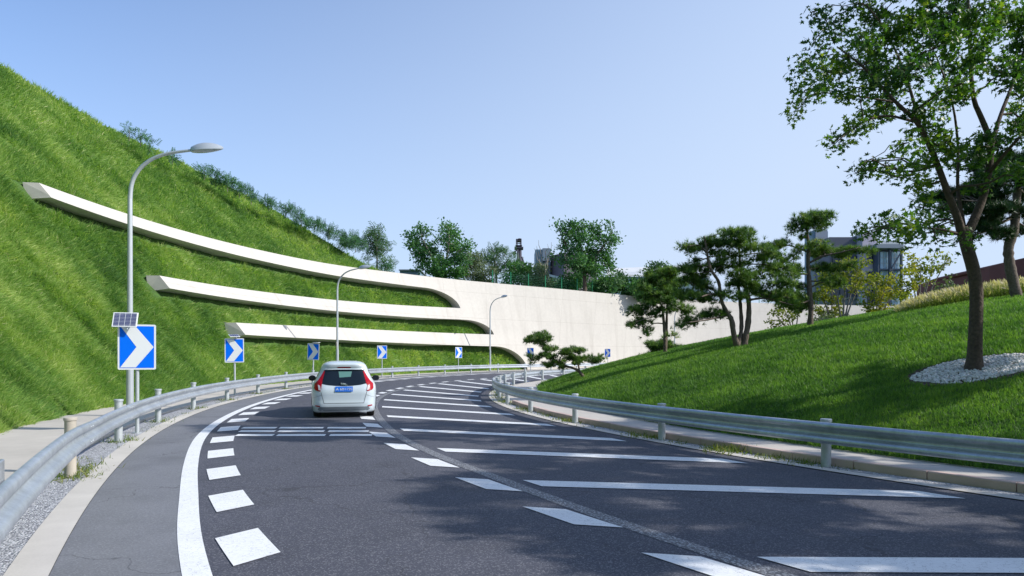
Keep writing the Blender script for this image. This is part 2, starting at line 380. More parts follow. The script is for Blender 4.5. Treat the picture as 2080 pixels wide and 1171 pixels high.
# ------------------------------------------------------------------ ground and road
gv = 1600
tag(mesh('ground', [(-gv,-gv,-.06),(gv,-gv,-.06),(gv,gv,-.06),(-gv,gv,-.06)], [(0,1,2,3)], M['ground']), kind='structure')
road = ribbon('road', lambda p: 35.45, E, -68, 112, 0, M['asphalt']); tag(road, kind='structure')
ribbon('shoulder', lambda p: L(p)+.05, E, -68, 112, .004, M['shoulder'], parent=road)
ribbon('edge_line', lambda p: L(p)-.10, lambda p: L(p)+.10, -68, 60, .008, M['paint'], .5, road)
ribbon('worn_centre_line', lambda p: Cn(p)-.10, lambda p: Cn(p)+.09, -60, 70, .004, M['worn_paint'], .5, road)
def quad_polar(mb, p0, p1, r0, r1, sh, z):
    """block between radii r0 r1 from p0 to p1; sh shears the inner end"""
    n = 4
    a = []; b = []
    for i in range(n+1):
        t = i/n; p = p0+(p1-p0)*t; a.append(P(p, r0, z)); b.append(P(p+sh, r1, z))
    v = a+b; f = [(i, i+1, n+2+i, n+1+i) for i in range(n)]; mb.add(v, f)
mb = MB()
for i in range(-3, 34):
    p = -31.35+2.68*i; l = float(L(p)); quad_polar(mb, p-.62, p+.62, l-.62, l-.22, -.25, .008)
mb.build('edge_block_marks', M['paint'], road)
mb = MB()
for i in range(-3, 24):
    p = -32.3+2.78*i; l = float(Cn(p)); quad_polar(mb, p-.95, p+.35, l+.14, l+.46, .5, .008)
mb.build('centre_block_marks', M['paint'], road)
mb = MB()
dph = smooth_interp([-45,-30,-20,-5,5,10,30], [4.7,4.8,5.1,5.9,7.0,7.4,8])
for i in range(-2, 19):
    p = -34.8+4.9*i-(.65 if i == 0 else 0); l0 = float(Cn(p))-.24; dp = float(dph(p))
    a = Vector(P(p, l0)); b = Vector(P(p-dp, 35.85)); d = (b-a).normalized(); nn = Vector((-d.y, d.x, 0))*.19
    ta = Vector(P(p+1, l0))-Vector(P(p, l0)); ta.normalize(); tb = Vector(P(p-dp+1, 35.85))-Vector(P(p-dp, 35.85)); tb.normalize()
    ka = ta*(.19/abs(ta.dot(nn.normalized()))); kb = tb*(.19/abs(tb.dot(nn.normalized())))
    z = Vector((0,0,.008))
    mb.add([a-ka+z, b-kb+z, b+kb+z, a+ka+z], [(0,1,2,3)])
mb.build('hatch_stripes', M['paint'], road)
mb = MB()
for (y, xo) in ((15.26, 0), (14.6, .20), (13.88, .42)):
    for (xa, xb) in ((-6.0,-5.24), (-5.17,-4.19), (-4.1,-3.24)):
        a = xa+xo*1.0; b = xb+xo*1.0
        mb.add([(a,y-.16,.008),(b,y-.16,.008),(b-.05,y+.16,.008),(a-.05,y+.16,.008)], [(0,1,2,3)])
mb.build('cross_bar_marks', M['paint'], road)

# outer verge: concrete strip, gravel, kerb, path
tag(ribbon('edge_strip', E, lambda p: E(p)+.30, -68, 112, .012, M['strip'], .5), kind='structure')
tag(ribbon('gravel_strip', lambda p: E(p)+.30, lambda p: E(p)+.82, -31.4, 112, .004, M['gravel'], .5), kind='structure')
def kerbline(name, f, a0, a1, h, wd, m, seg=1.0, side=1, z0=-.05, gap=.012):
    """row of kerb stones as ONE structure mesh"""
    mb = MB(); p = a0
    r = float(f(a0)); dp = math.degrees(seg/r)
    while p < a1:
        q = min(p+dp-math.degrees(gap/r), a1); n = 3; c = .012
        v = []; fs = []; jz = random.uniform(-.004, .004); jr = random.uniform(-.006, .006)
        for i in range(n+1):
            t = p+(q-p)*i/n; r = float(f(t))+jr
            v += [P(t, r, z0), P(t, r, h-c+jz), P(t, r+side*c, h+jz), P(t, r+side*wd, h+jz), P(t, r+side*wd, z0)]
        for i in range(n):
            for k in range(4): fs.append((5*i+k, 5*i+k+1, 5*i+6+k, 5*i+5+k) if side < 0 else (5*i+5+k, 5*i+6+k, 5*i+k+1, 5*i+k))
        fs += [(0,1,2,3,4), tuple(5*n+k for k in range(5))[::-1]]
        mb.add(v, fs); p += dp
    o = mb.build(name, m); return tag(o, kind='structure')
kerbline('kerb', lambda p: E(p)+.82, -60, 100, .07, .12, M['strip'], 1.0, 1)
tag(ribbon('path', lambda p: E(p)+.94, lambda p: Rb(p)+.9, -68, 112, .062, M['path'], .5), kind='structure')
tag(ribbon('gravel_crossing', lambda p: E(p)+.30, lambda p: E(p)+.82, -32.3, -31.4, .014, M['strip'], .3), kind='structure')
tag(ribbon('drain_gravel', lambda p: E(p)+.30, lambda p: E(p)+.82, -60, -32.3, .004, M['gravel'], .5), kind='structure')

# inner verge
tag(ribbon('inner_edge_strip', lambda p: 35.24, lambda p: 35.45, -68, 112, .012, M['strip'], .5), kind='structure')
tag(ribbon('inner_gravel_strip', lambda p: 34.97, lambda p: 35.24, -68, 112, .004, M['gravel'], .5), kind='structure')
kerbline('inner_kerb', lambda p: 34.95, -60, -9.2, .12, .12, M['kerb'], 1.0, -1)
kerbline('inner_kerb', lambda p: 34.95, 1.5, 80, .10, .12, M['kerb2'], 1.0, -1)
LE = smooth_interp([-70,-33,-25,-12,0,10,40,112], [34.3,34.15,34.0,33.6,33.35,33.45,33.7,33.7])     # lawn edge radius
tag(ribbon('inner_path', lambda p: LE(p)-.4, lambda p: 34.83, -60, -9.2, .115, M['path'], .5), kind='structure')
tag(ribbon('inner_path_landing', lambda p: LE(p)-.4, lambda p: 34.97, -9.2, 1.5, .02, M['path'], .5), kind='structure')
tag(ribbon('inner_path', lambda p: LE(p)-.4, lambda p: 34.83, 1.5, 80, .095, M['path'], .5), kind='structure')

# ------------------------------------------------------------------ retaining wall with its three ledges
def T1(p): return 9.0
def T2(p): return float(np.interp(p, [5, 36, 43, 60], [5.5, 5.95, 6.1, 6.1]))
def T3(p): return float(np.interp(p, [8, 24, 44, 60], [3.35, 3.6, 3.62, 3.62]))
A1, A2, A3 = 43.6, 47.6, 52.0
def arch(p, base, target, a, wd):
    """soffit height: level at base, dropping as a quarter ellipse to target at a"""
    if p <= a-wd: return base
    t = (p-(a-wd))/wd; return target+(base-target)*math.sqrt(max(0, 1-t*t))
def B1(p): return arch(p, 9-float(np.interp(p, [0, 25, 38, 50], [.62, .95, 1.15, 1.2])), T2(p), A1, 4.2)
def B2(p): return arch(p, T2(p)-float(np.interp(p, [5, 25, 40, 50], [.62, .9, 1.1, 1.15])), T3(p), A2, 3.6)
def B3(p): return arch(p, T3(p)-float(np.interp(p, [8, 25, 44, 50], [.62, .95, 1.15, 1.2])), .0, A3, 4.6)
wall = empty('retaining_wall', P(45, 53, 0), 0, 'long white curved concrete retaining wall with three ledges running into the grass bank', 'wall')
wall.location = (0, 0, 0)
def strip(name, cols, top, bot, m, cap0=False, depth=1.7, slant=.29):
    v = []; f = []; uv = []
    for j, p in enumerate(cols):
        t, b = top(p), bot(p); s = 52*math.radians(p); n = 6
        sk = -.4/52*57.3*0 
        for i in range(n+1):
            h = b+(t-b)*i/n
            v.append(P(p, float(RF(p, h)), h)); uv.append((s, h))
        e_ = max(0, 1-j/4) if cap0 else 0; pb = p-.12*(j == 0)*cap0; dp_ = depth-(depth-.62)*e_
        v.append(P(pb, float(RF(p, b))+dp_+.42*e_, b-slant*float(np.interp(p, [0, 3, 14, 36, 42, 60], [.25, .4, .9, 1, .0, 0])))); uv.append((s, b-1.3))
        v.append(P(pb, float(RF(p, t))+dp_, t)); uv.append((s, t+1.3))
    k = 9
    for j in range(len(cols)-1):
        a, c = j*k, (j+1)*k
        for i in range(6): f.append((a+i, c+i, c+i+1, a+i+1))
        f.append((a+7, c+7, c, a)); f.append((a+6, c+6, c+8, a+8))
    f.append((0,1,2,3,4,5,6,8,7)); e = (len(cols)-1)*k
    f.append(tuple(e+i for i in (7,8,6,5,4,3,2,1,0)))
    return mesh(name, v, f, m, wall, uvs=uv)
def colr(a, b, dense=None, wd=5):
    c = list(np.arange(a, b, .5)); 
    if dense is not None: c += [dense-wd*(1-math.sin(t)) for t in np.linspace(0, PI/2, 26)]
    c.append(b); c = sorted(set(round(x, 4) for x in c if a <= x <= b)); return c
strip('ledge', colr(.9, A1, A1, 4.2), T1, B1, M['ledge'], True)
strip('ledge', colr(5.6, A2, A2, 3.6), lambda p: T2(p) if p <= A1 else T2(p), B2, M['ledge'], True)
strip('ledge', colr(10.4, A3, A3, 4.6), lambda p: T3(p), B3, M['ledge'], True)
strip('wall_panel', colr(A1, 108), T1, lambda p: T2(p), M['wall'])
strip('wall_panel', colr(A2, 108), lambda p: T2(p), lambda p: T3(p), M['wall'])
strip('wall_panel', colr(A3, 108), lambda p: T3(p), lambda p: -.05, M['wall'])
# flat dark soil-coloured strip at the foot of the wall
tag(ribbon('wall_foot_strip', lambda p: Rb(p)-.25, lambda p: Rb(p)-.02, 51.5, 100, .072, M['soil'], .5), kind='structure')

# ------------------------------------------------------------------ grass bank behind the ledges
def rec(p): return float(np.interp(p, [-70, 0, 15, 25, 40, 60], [.60, .78, .95, 1.05, 1.1, 1.1]))
recn = lambda p: np.interp(p, [-70, 0, 15, 25, 40, 60], [.60, .78, .95, 1.05, 1.1, 1.1])
def hillR(phi, h):
    s = phi*.85
    n = (fbm(s*1.3+h*.35, h*.28, 3)-.5)*1.0 + (fbm(s*2.6+h*.6, h*.9+40, 2)-.5)*.6
    return RF(phi, h)+recn(phi)*(.55+.45*np.clip(h/1.5, 0, 1))+n*np.clip(.35+h/2, 0, 1)*np.interp(phi, [-70, 25, 45, 60], [.55, .45, .25, .2])
ph = np.arange(-60, 53.01, .35); rows = np.concatenate([np.linspace(0, 1, 70)])
v = []; f = []
hc = Hc(ph)
G = []
for t in rows:
    h = t*hc; r = hillR(ph, h); G.append(Pn(ph, r, h))
for dr, dh in ((1.5, .35), (4, .6), (12, .3), (45, -2), (160, -3)):
    r = hillR(ph, hc)+dr; G.append(Pn(ph, r, np.maximum(hc+dh*np.interp(ph, [30, 38], [1, 0]), 8.8)))
G = np.array(G); nr, nc = G.shape[:2]
faces = [(i*nc+j, i*nc+j+1, (i+1)*nc+j+1, (i+1)*nc+j) for i in range(nr-1) for j in range(nc-1)]
hill = mesh('hillside', G.reshape(-1, 3), faces, M['hillbase'], smooth=True); tag(hill, kind='structure')
# level ground behind the far wall
v = []; f = []; pp = np.arange(50, 112.1, 2)
for p in pp: v += [P(p, float(RF(p, 9))+.3, 8.9), P(p, float(RF(p, 9))+220, 8.9)]
f = [(2*i, 2*i+1, 2*i+3, 2*i+2) for i in range(len(pp)-1)]
tag(mesh('upper_ground', v, f, M['hillbase']), kind='structure')

blade_v = [(-.5,0,0),(.5,0,0),(-.38,.06,.45),(.38,.06,.45),(0,.26,1)]
blade_f = [(0,1,3,2),(2,3,4)]
def ledge_hit(phi, h):
    """true where a blade root would sit on or inside a ledge"""
    o = np.zeros(len(phi), bool)
    for T, B, a0 in ((T1, B1, -.1), (T2, B2, 4.7), (T3, B3, 9.5)):
        g = np.linspace(-60, 53, 800); tt = np.array([T(x) for x in g]); bb = np.array([B(x) for x in g])
        t = np.interp(phi, g, tt); b = np.interp(phi, g, bb); o |= (phi > a0) & (h > b-np.interp(phi, [0, 25], [.5, .62])) & (h < t+.02)
    return o
def hill_grass(N):
    n = N*14
    phi = rng.uniform(-32, 52, n); h = rng.uniform(0, 21, n)
    ok = h < Hc(phi)+.0; phi, h = phi[ok], h[ok]
    X = Pn(phi, hillR(phi, h), h)
    d = np.linalg.norm(X-np.array([0, 0, EYE]), axis=1)
    inview = np.abs(X[:,0]/np.maximum(X[:,1], .1)) < 1.15
    pr = np.clip((17/d)**2, 0, 1)*inview
    ok = (rng.random(len(d)) < pr) & ~ledge_hit(phi, h)
    phi, h, X, d = phi[ok][:N], h[ok][:N], X[ok][:N], d[ok][:N]
    e = .12
    a = Pn(phi+e, hillR(phi+e, h), h)-X; b = Pn(phi, hillR(phi, h+e), h+e)-X
    nn = np.cross(a, b); nn /= np.linalg.norm(nn, axis=1, keepdims=True)
    s = np.sign(np.sum(nn*(np.array([CX, CY, 60])-X), axis=1))[:, None]; nn *= s
    down = -b/np.linalg.norm(b, axis=1, keepdims=True)
    s2 = phi*.85
    lean = (fbm(s2*.9+h*.4, h*.9+9, 3)-.5)[:, None]*3.2
    side = a/np.linalg.norm(a, axis=1, keepdims=True)
    dr = nn*.75+np.array([0,0,.25])+down*.55+side*lean+rng.normal(size=nn.shape)*.42
    ln = rng.uniform(.13, .34, len(d))*np.clip(d/24, .8, 1.35)*(.5+1.0*fbm(s2*2, h*1.3+77, 2))
    wd = np.maximum(.009, .0010*d)
    t = -.16+.62*fbm(s2*1.1, h*.8+5, 4)+.50*(fbm(s2*.25+31, h*.16, 2))+.06*np.clip(h/9, 0, 1)+rng.normal(size=len(d))*.12
    t += (rng.random(len(d)) < .06)*.40
    print('hill blades', len(d))
    up = down+rng.normal(size=nn.shape)*.6
    return scatter('bank_grass', X-nn*.04, frames(dr, up, ln, wd), blade_v, blade_f, M['hillgrass'], t)
o = hill_grass(520000)
tag(o, 'long green grass covering the steep bank between and above the white ledges', 'grass', kind='stuff')

# ------------------------------------------------------------------ lawn mound
def lawnH(x, y):
    r = np.hypot(x-CX, y-CY); p = np.degrees(np.arctan2(y-CY, CX-x))
    d = np.maximum(LE(np.clip(p, -69, 111))-r, 0)
    z = .14+6.5*(1-np.exp(-d/22.0))+.10*(1-np.exp(-d/.5))
    return z+.10*(fbm(x*.35, y*.35, 3)-.5)*np.minimum(d, 1)
v = []; f = []
rr = np.concatenate([np.linspace(1, 0, 60)]); aa = np.radians(np.arange(0, 360, 1.2))
for t in rr:
    for a in aa:
        p = math.degrees(a); p = p-360 if p > 180 else p
        q = float(LE(np.clip(p, -69, 111)))*t**.8
        x = CX-q*math.cos(a); y = CY+q*math.sin(a); v.append((x, y, float(lawnH(np.array(x), np.array(y))) if t < 1 else .05))
n = len(aa)
for i in range(len(rr)-1):
    for j in range(n): f.append((i*n+j, i*n+(j+1) % n, (i+1)*n+(j+1) % n, (i+1)*n+j))
tag(mesh('lawn_mound', v, f, M['lawnbase'], smooth=True), kind='structure')
MAP = Vector((8.8, 13.0, 0)); BEDR = 1.25
def lawn_grass(N):
    n = N*10
    x = rng.uniform(.3, 34, n); y = rng.uniform(6.5, 48, n)
    r = np.hypot(x-CX, y-CY); p = np.degrees(np.arctan2(y-CY, CX-x))
    ok = (r < LE(p)+.03) & (x/y < 1.12) & (np.hypot(x-MAP.x-.08, (y-MAP.y)*1.45) > BEDR)
    x, y = x[ok], y[ok]; z = lawnH(x, y)
    d = np.hypot(x, y); ok = rng.random(len(d)) < np.clip((11/d)**2, 0, 1)
    x, y, z, d = x[ok][:N], y[ok][:N], z[ok][:N], d[ok][:N]
    print('lawn blades', len(d))
    X = np.stack([x, y, z-.008], -1)
    dr = np.array([0,0,1.0])+rng.normal(size=X.shape)*.42
    edge = np.clip(1.0-(LE(np.degrees(np.arctan2(y-CY, CX-x)))-np.hypot(x-CX, y-CY))/.25, 0, 1)
    ln = rng.uniform(.045, .085, len(d))*np.clip(d/12, 1, 1.7)*(1+.8*edge)*(.7+.6*fbm(x*2, y*2, 2))
    wd = np.maximum(.006, .0011*d)
    t = -.02+.55*fbm(x*.5, y*.5, 3)+.45*(fbm(x*3.2, y*3.2, 2)-.3)+rng.normal(size=len(d))*.12
    return scatter('lawn_grass', X, frames(dr, rng.normal(size=X.shape), ln, wd), blade_v, blade_f, M['lawngrass'], t)
tag(lawn_grass(400000), 'short mown green grass covering the sloping lawn mound', 'grass', kind='stuff')

# pebbles round the maple
def pebbles():
    bm = bmesh.new(); bmesh.ops.create_icosphere(bm, subdivisions=1, radius=1)
    tv = np.array([v.co[:] for v in bm.verts]); tf = [[v.index for v in q.verts] for q in bm.faces]; bm.free()
    N = 2600; a = rng.uniform(0, 2*PI, N); r = (BEDR-.10+.06*np.sin(a*5))*np.sqrt(rng.random(N))
    x = MAP.x+.08+r*np.cos(a); y = MAP.y+r*np.sin(a)/1.45; z = lawnH(x, y)+.012+rng.uniform(0, .03, N)*(r < BEDR-.2)
    Pp = np.stack([x, y, z], -1); R = frames(randdir(N), randdir(N), rng.uniform(.016, .034, N))
    R *= np.array([1.25, 1, .75])[None, None, :]
    o = scatter('pebbles', Pp, R, tv, tf, M['pebble'], rng.random(N)); o.data.polygons.foreach_set('use_smooth', [True]*len(o.data.polygons)); return o
tag(pebbles(), 'bed of white pebbles round the foot of the maple on the lawn', 'pebbles', kind='stuff')
v = [(MAP.x+.05, MAP.y, float(lawnH(np.array(MAP.x), np.array(MAP.y)))+.012)]
for k in range(3):
    for i in range(48):
        a = 2*PI*i/48; r = (BEDR+.08)*(k+1)/3; x = MAP.x+.08+r*math.cos(a); y = MAP.y+r*math.sin(a)/1.45
        v.append((x, y, float(lawnH(np.array(x), np.array(y)))+.012))
f = [(0, 1+i, 1+(i+1) % 48) for i in range(48)]+[(1+k*48+i, 1+(k+1)*48+i, 1+(k+1)*48+(i+1) % 48, 1+k*48+(i+1) % 48) for k in range(2) for i in range(48)]
tag(mesh('tree_bed_soil', v, f, M['soil']), kind='structure')
#@@PART2
# ------------------------------------------------------------------ guard rails
WP = [(.030,-.155),(.060,-.150),(.080,-.128),(.083,-.100),(.078,-.072),(.050,-.050),(.012,-.030),(0,0),(.012,.030),(.050,.050),(.078,.072),(.083,.100),(.080,.128),(.060,.150),(.030,.155)]
def near_rise(p):
    t = np.clip((-24-p)/5.5, 0, 1); return t*t*(3-2*t)
def beam(name, rf, p0, p1, hc, side, parent, lift=0.0):
    """corrugated beam; side +1: ridges face smaller radius"""
    n = max(4, int(abs(p1-p0)/.45)); v = []; f = []
    prof = [(x+lift, z) for x, z in WP]+[(x-.006+lift, z) for x, z in reversed(WP)]; k = len(prof)
    for i in range(n+1):
        p = p0+(p1-p0)*i/n; r = float(rf(p))
        for x, z in prof: v.append(P(p, r-side*x, hc+z+(.15*near_rise(p) if side > 0 else 0)))
    for i in range(n):
        for j in range(k):
            q = (j+1) % k; f.append((i*k+j, i*k+q, (i+1)*k+q, (i+1)*k+j))
    f.append(tuple(range(k))); f.append(tuple(n*k+j for j in range(k))[::-1])
    o = mesh(name, v, f, M['galv'], parent); smooth_shade(o, 50); return o
def post_mesh(h, r=.07):
    mb = MB(); mb.tube([(0,0,-.1),(0,0,h-.02)], r, 20, False)
    mb.tube([(0,0,h-.035),(0,0,h-.004),(0,0,h+.004),(0,0,h+.008)], [r+.012, r+.012, r+.004, .002], 20, True)
    return mb
_b = MB(); _b.tube([(0,0,-.007),(0,0,.007)], .014, 8)
BOLT = D.objects.new('bolt', mesh('tmp', _b.v, _b.f, M['galv_post']).data); D.objects.remove(D.objects['tmp'])
def rail(label, pf, bf, phis, hp, hb, side, cream=()):
    g = empty('guardrail', (0,0,0), 0, label, 'guardrail', 'steel guardrails along the bend')
    first = None
    for i, p in enumerate(phis):
        x, y, z = P(p, float(pf(p)))
        if first is None:
            first = post_mesh(hp).build('post', M['galv_post'], g); smooth_shade(first, 40); c = first
            cap = None
        else: c = first.copy(); COL.objects.link(c); c.parent = g
        if i in cream: c.data = first.data.copy(); c.data.materials[0] = M['cream_post']; c['label'] = 'cream coloured post'
        c.location = (x, y, 0)
        # spacer block between post and beam
        r = float(pf(p)); rb = float(bf(p)); a = math.radians(p)
        mb = MB(); mm = (r+rb)/2; L0 = abs(r-rb)
        mb.bbox((0,0,0), (max(L0, .03), .12, .20), .008)
        s = mb.build('spacer_block', M['galv_post'], g); xx, yy, _ = P(p, mm); s.location = (xx, yy, hb); s.rotation_euler = (0, 0, -a)
    for i in range(len(phis)-1):
        e = .0 if i % 2 else .004
        ov = math.degrees(.16/45)
        beam('beam', bf, phis[i]-ov, phis[i+1]+ov, hb, side, g, e)
        p = phis[i]
        if i > 8: continue
        for dz in (-.10, .10):
            for dd in (-.11, .11):
                q = p+math.degrees(dd/45)
                c = BOLT if not BOLT.users_collection else BOLT.copy()
                COL.objects.link(c)
                c.parent = g; c.location = P(q, float(bf(q))-side*.090, hb+dz+(.15*near_rise(q) if side > 0 else 0)); c.rotation_euler = (0, PI/2, -math.radians(q))
    return g
def phis_from(rf, start, end, sp):
    out = [start]
    while out[-1] < end: out.append(out[-1]+math.degrees(sp/float(rf(out[-1]))))
    return out
OB = lambda p: E(p)+.34-.17*near_rise(p)
OP = lambda p: E(p)+.475
ps = [-42.0, -36.2]+phis_from(OP, -25.45, 84, 3.98)
rail('corrugated steel guardrail along the outer left edge of the road below the grass bank', OP, OB, ps, .80, .545, 1, cream=(2,))
IP = lambda p: 35.10+0*p
IB = lambda p: 35.24+0*p
ps = [-50.0,-44.5,-38.2,-31.6,-25.75,-20.0,-14.6,-9.2,-4.8,-1.0,3.0,7.0,11.3,15.9,21.5,27.5,33.5,39.5,46,52.5,59]
rail('corrugated steel guardrail curving round the inside of the bend beside the lawn', IP, IB, ps, .70, .515, -1)
# stub of a second rail at the left edge of the picture
g = empty('guardrail_stub', (0,0,0), 0, 'short end of a steel rail behind the outer guardrail at the left edge', 'guardrail')
beam('beam', lambda p: 45.2+0*p, -32.5, -28.9, .34, 1, g); 
mb = MB(); mb.bbox((0,0,0), (.22,.26,.3), .01); o = mb.build('end_box', M['galv'], g); o.location = P(-28.6, 45.2, .44); o.rotation_euler = (0,0,math.radians(28))

# ------------------------------------------------------------------ street lamps
def make_lamp():
    t = empty('street_lamp', (0,0,0), 0, None, 'street lamp', 'curved-arm street lamps along the outer kerb')
    mb = MB(); mb.tube([(0,0,.02),(0,0,.05)], .17, 16); mb.tube([(0,0,.05),(0,0,1.9)], [.088,.086], 20, True)
    mb.tube([(0,0,1.9),(0,0,5.6)], [.070,.058], 20, False)
    smooth_shade(mb.build('pole', M['lampmetal'], t), 40)
    mb = MB(); A = [(0,0,5.6),(.02,0,5.92),(.09,0,6.16),(.25,0,6.42),(.54,0,6.66),(.9,0,6.80),(1.3,0,6.87),(1.58,0,6.91)]
    q = []; 
    for i in range(len(A)-1):
        for k in range(4): q.append([A[i][j]+(A[i+1][j]-A[i][j])*k/4 for j in range(3)])
    q.append(list(A[-1]))
    q = np.array(q); 
    for _ in range(3): q[1:-1] = (q[:-2]+2*q[1:-1]+q[2:])/4
    mb.tube(q.tolist(), np.linspace(.058, .034, len(q)).tolist(), 14)
    smooth_shade(mb.build('arm', M['lampmetal'], t), 60)
    # head: shallow shell, flat lens below
    v = []; f = []; n = 24; m = 7; Lh = .80; Wd = .30
    def outline(u):
        return Wd/2*math.sin(PI*min(1, u)**.75)**.8
    def shell(z0, z1, sg):
        pass
    us = [i/16 for i in range(17)]
    mb = MB(); V = []; 
    for i, u in enumerate(us):
        wv = max(.028, outline(.06+u*.94)) if i < 16 else .012
        top = .05+.155*math.sin(PI*(.15+.85*u))**.8 if i < 16 else .05
        for j in range(9):
            a = PI*j/8; V.append((1.52+u*Lh, wv*math.cos(a), 6.86+.10*u+.0+top*math.sin(a)))
    F = [(i*9+j, (i+1)*9+j, (i+1)*9+j+1, i*9+j+1) for i in range(16) for j in range(8)]
    F += [tuple(range(9)), tuple(16*9+j for j in range(9))[::-1]]
    mb.add(V, F)
    h = mb.build('lamp_head', M['lampmetal'], t); smooth_shade(h, 60)
    V = []
    for i, u in enumerate(us):
        wv = max(.02, outline(.06+u*.94)-.008) if i < 16 else .008
        for j in range(7):
            a = PI*j/6; V.append((1.52+u*Lh, wv*math.cos(a), 6.86+.10*u-.002-(.045*math.sin(PI*u)**.6)*math.sin(a)))
    F = [(i*7+j, i*7+j+1, (i+1)*7+j+1, (i+1)*7+j) for i in range(16) for j in range(6)]
    o = mesh('lens', V, F, M['lampglass'], h); smooth_shade(o, 60)
    mb = MB(); mb.tube([(.0,-.071,1.95),(0,-.071,2.4)], .012, 6); mb.bbox((0,-.09,2.2), (.08,.04,.28), .005)
    mb.build('access_plate', M['cream_post'], t)
    return t
lamps = [(-9.85, 17.6, 'tall nearest grey street lamp rising behind the first chevron sign'),
         (-10.9, 42.6, 'middle street lamp standing behind the white car, in front of all three ledges'),
         (-2.07, 64.6, 'far small street lamp in front of the smooth white wall'),
         (18.7, 78.5, 'farthest street lamp beside the wall, behind the pines')]
L0 = make_lamp()
for i, (x, y, lb) in enumerate(lamps):
    t = L0 if i == 0 else copy_tree(L0); t.location = (x, y, .05); t.rotation_euler = (0, 0, math.atan2(CY-y, CX-x)*(1 if i else .4)); t['label'] = lb
# ------------------------------------------------------------------ chevron signs
SW, SH = .70, .94
def make_sign():
    t = empty('chevron_sign', (0,0,0), 0, None, 'road sign', 'blue chevron signs round the bend')
    mb = MB(); mb.tube([(0,.06,-.1),(0,.06,2.10)], .038, 14); mb.tube([(0,.06,.0),(0,.06,.02)], .09, 14)
    smooth_shade(mb.build('pole', M['galv_post'], t), 40)
    zc = 1.80; w, h = SW/2, SH/2; r = .03
    def rr(w, h, r, y, z=zc):
        o = []
        for cx, cz, a0 in ((w-r, h-r, 0), (-w+r, h-r, 90), (-w+r, -h+r, 180), (w-r, -h+r, 270)):
            for k in range(4): a = math.radians(a0+30*k); o.append((cx+r*math.cos(a), y, z+cz+r*math.sin(a)))
        return o
    A = rr(w, h, r, 0); B = rr(w, h, r, .018); n = len(A)
    fr = mesh('board', A+B, [tuple(range(n))[::-1], tuple(range(n, 2*n))]+[(i, (i+1) % n, n+(i+1) % n, n+i) for i in range(n)], M['signwhite'], t)
    C = rr(w-.035, h-.035, .012, -.003); mesh('blue_field', C, [tuple(range(n))[::-1]], M['signblue'], fr)
    iw, ih = w-.035, h-.035
    # chevron with fine stepped edges as cut film
    def stepped(a, b, n):
        o = []
        for i in range(n):
            x0 = a[0]+(b[0]-a[0])*i/n; z0 = a[1]+(b[1]-a[1])*i/n; x1 = a[0]+(b[0]-a[0])*(i+1)/n; z1 = a[1]+(b[1]-a[1])*(i+1)/n
            o += [(x0, z0), (x0*.35+x1*.65, z0*.9+z1*.1)]
        return o
    TL = (-iw+.02, ih-.012); TR = (-iw+.02+.27, ih-.012); AP = (iw-.012, 0); BR = (-iw+.02+.27, -ih+.012); BL = (-iw+.01, -ih+.012); IN = (-.01, 0)
    up = stepped(TR, AP, 22)+[AP]; lo = stepped(BR, AP, 22)
    lo = lo[::-1]
    up2 = [TL, TR]+up[1:]; 
    v1 = [(x, -.006, zc+z) for x, z in up2+[IN]]
    v2 = [(x, -.006, zc+z) for x, z in [IN, AP]+lo[:-1]+[BR, BL]]
    mb = MB(); mb.add(v1, [tuple(range(len(v1)))]); mb.add(v2, [tuple(range(len(v2)))])
    mb.build('arrow', M['signwhite'], fr)
    mb = MB()
    for dz in (-.25, .25): mb.box((0,.035,zc+dz), (.5,.03,.04)); 
    mb.build('bracket', M['galv_post'], t)
    return t
def make_solar(t, x=-.21, z=2.36, tilt=62, yaw=-8, sc=1.0):
    s = empty('solar_panel', (x, -.06, z), math.radians(yaw)); s.parent = t
    s.rotation_euler = (math.radians(-90+tilt), 0, math.radians(yaw))
    mb = MB(); mb.bbox((0,0,0), (.46*sc, .022, .34*sc), .004)
    # local: face looks along -Y before tilt
    mb.build('panel_frame', M['signwhite'], s)
    mb = MB(); nx, nz = 4, 9; W_, H_ = .42*sc, .30*sc
    for i in range(nx):
        for j in range(nz):
            x0 = -W_/2+W_*i/nx+.004; x1 = -W_/2+W_*(i+1)/nx-.004; z0 = -H_/2+H_*j/nz+.003; z1 = -H_/2+H_*(j+1)/nz-.003
            mb.add([(x0,-.0135,z0),(x1,-.0135,z0),(x1,-.0135,z1),(x0,-.0135,z1)], [(0,1,2,3)])
    mb.build('solar_cells', M['solar'], s)
    mb = MB(); mb.tube([(0,.01,0),(.05,.04,-.2*sc)], .015, 8); mb.build('panel_arm', M['galv_post'], s)
    return s
signs = [(-7.80, 14.2, (.42,-.90), 1, 'largest chevron sign with a tilted solar panel, in front of the nearest lamp post'),
         (-10.8, 26.6, (.34,-.94), 2, 'second nearest chevron sign, below the free end of the lowest ledge'),
         (-11.3, 38.6, (-.15,-.99), 3, 'darker blue chevron sign just left of the car, slightly leaning'),
         (-9.25, 48.6, (.30,-.95), 0, 'bright chevron sign just right of the car roof against the grass bank'),
         (-4.65, 59.6, (.62,-.78), 0, 'small narrow chevron sign left of the far lamp post'),
         (1.78, 65.9, (-.45,-.89), 0, 'tiny dark chevron sign half hidden by the leaning small pine'),
         (10.85, 77.5, (-.50,-.87), 0, 'tiniest dark chevron sign alone against the white wall')]
S0 = make_sign()
SG = [S0]+[copy_tree(S0) for _ in signs[1:]]
for t, (x, y, nrm, sp, lb) in zip(SG, signs):
    z0 = .0
    t.location = (x, y, z0); t.rotation_euler = (0, math.radians({2: -.5, 3: 2}.get(sp, 0)), math.atan2(nrm[1], nrm[0])+PI/2); t['label'] = lb
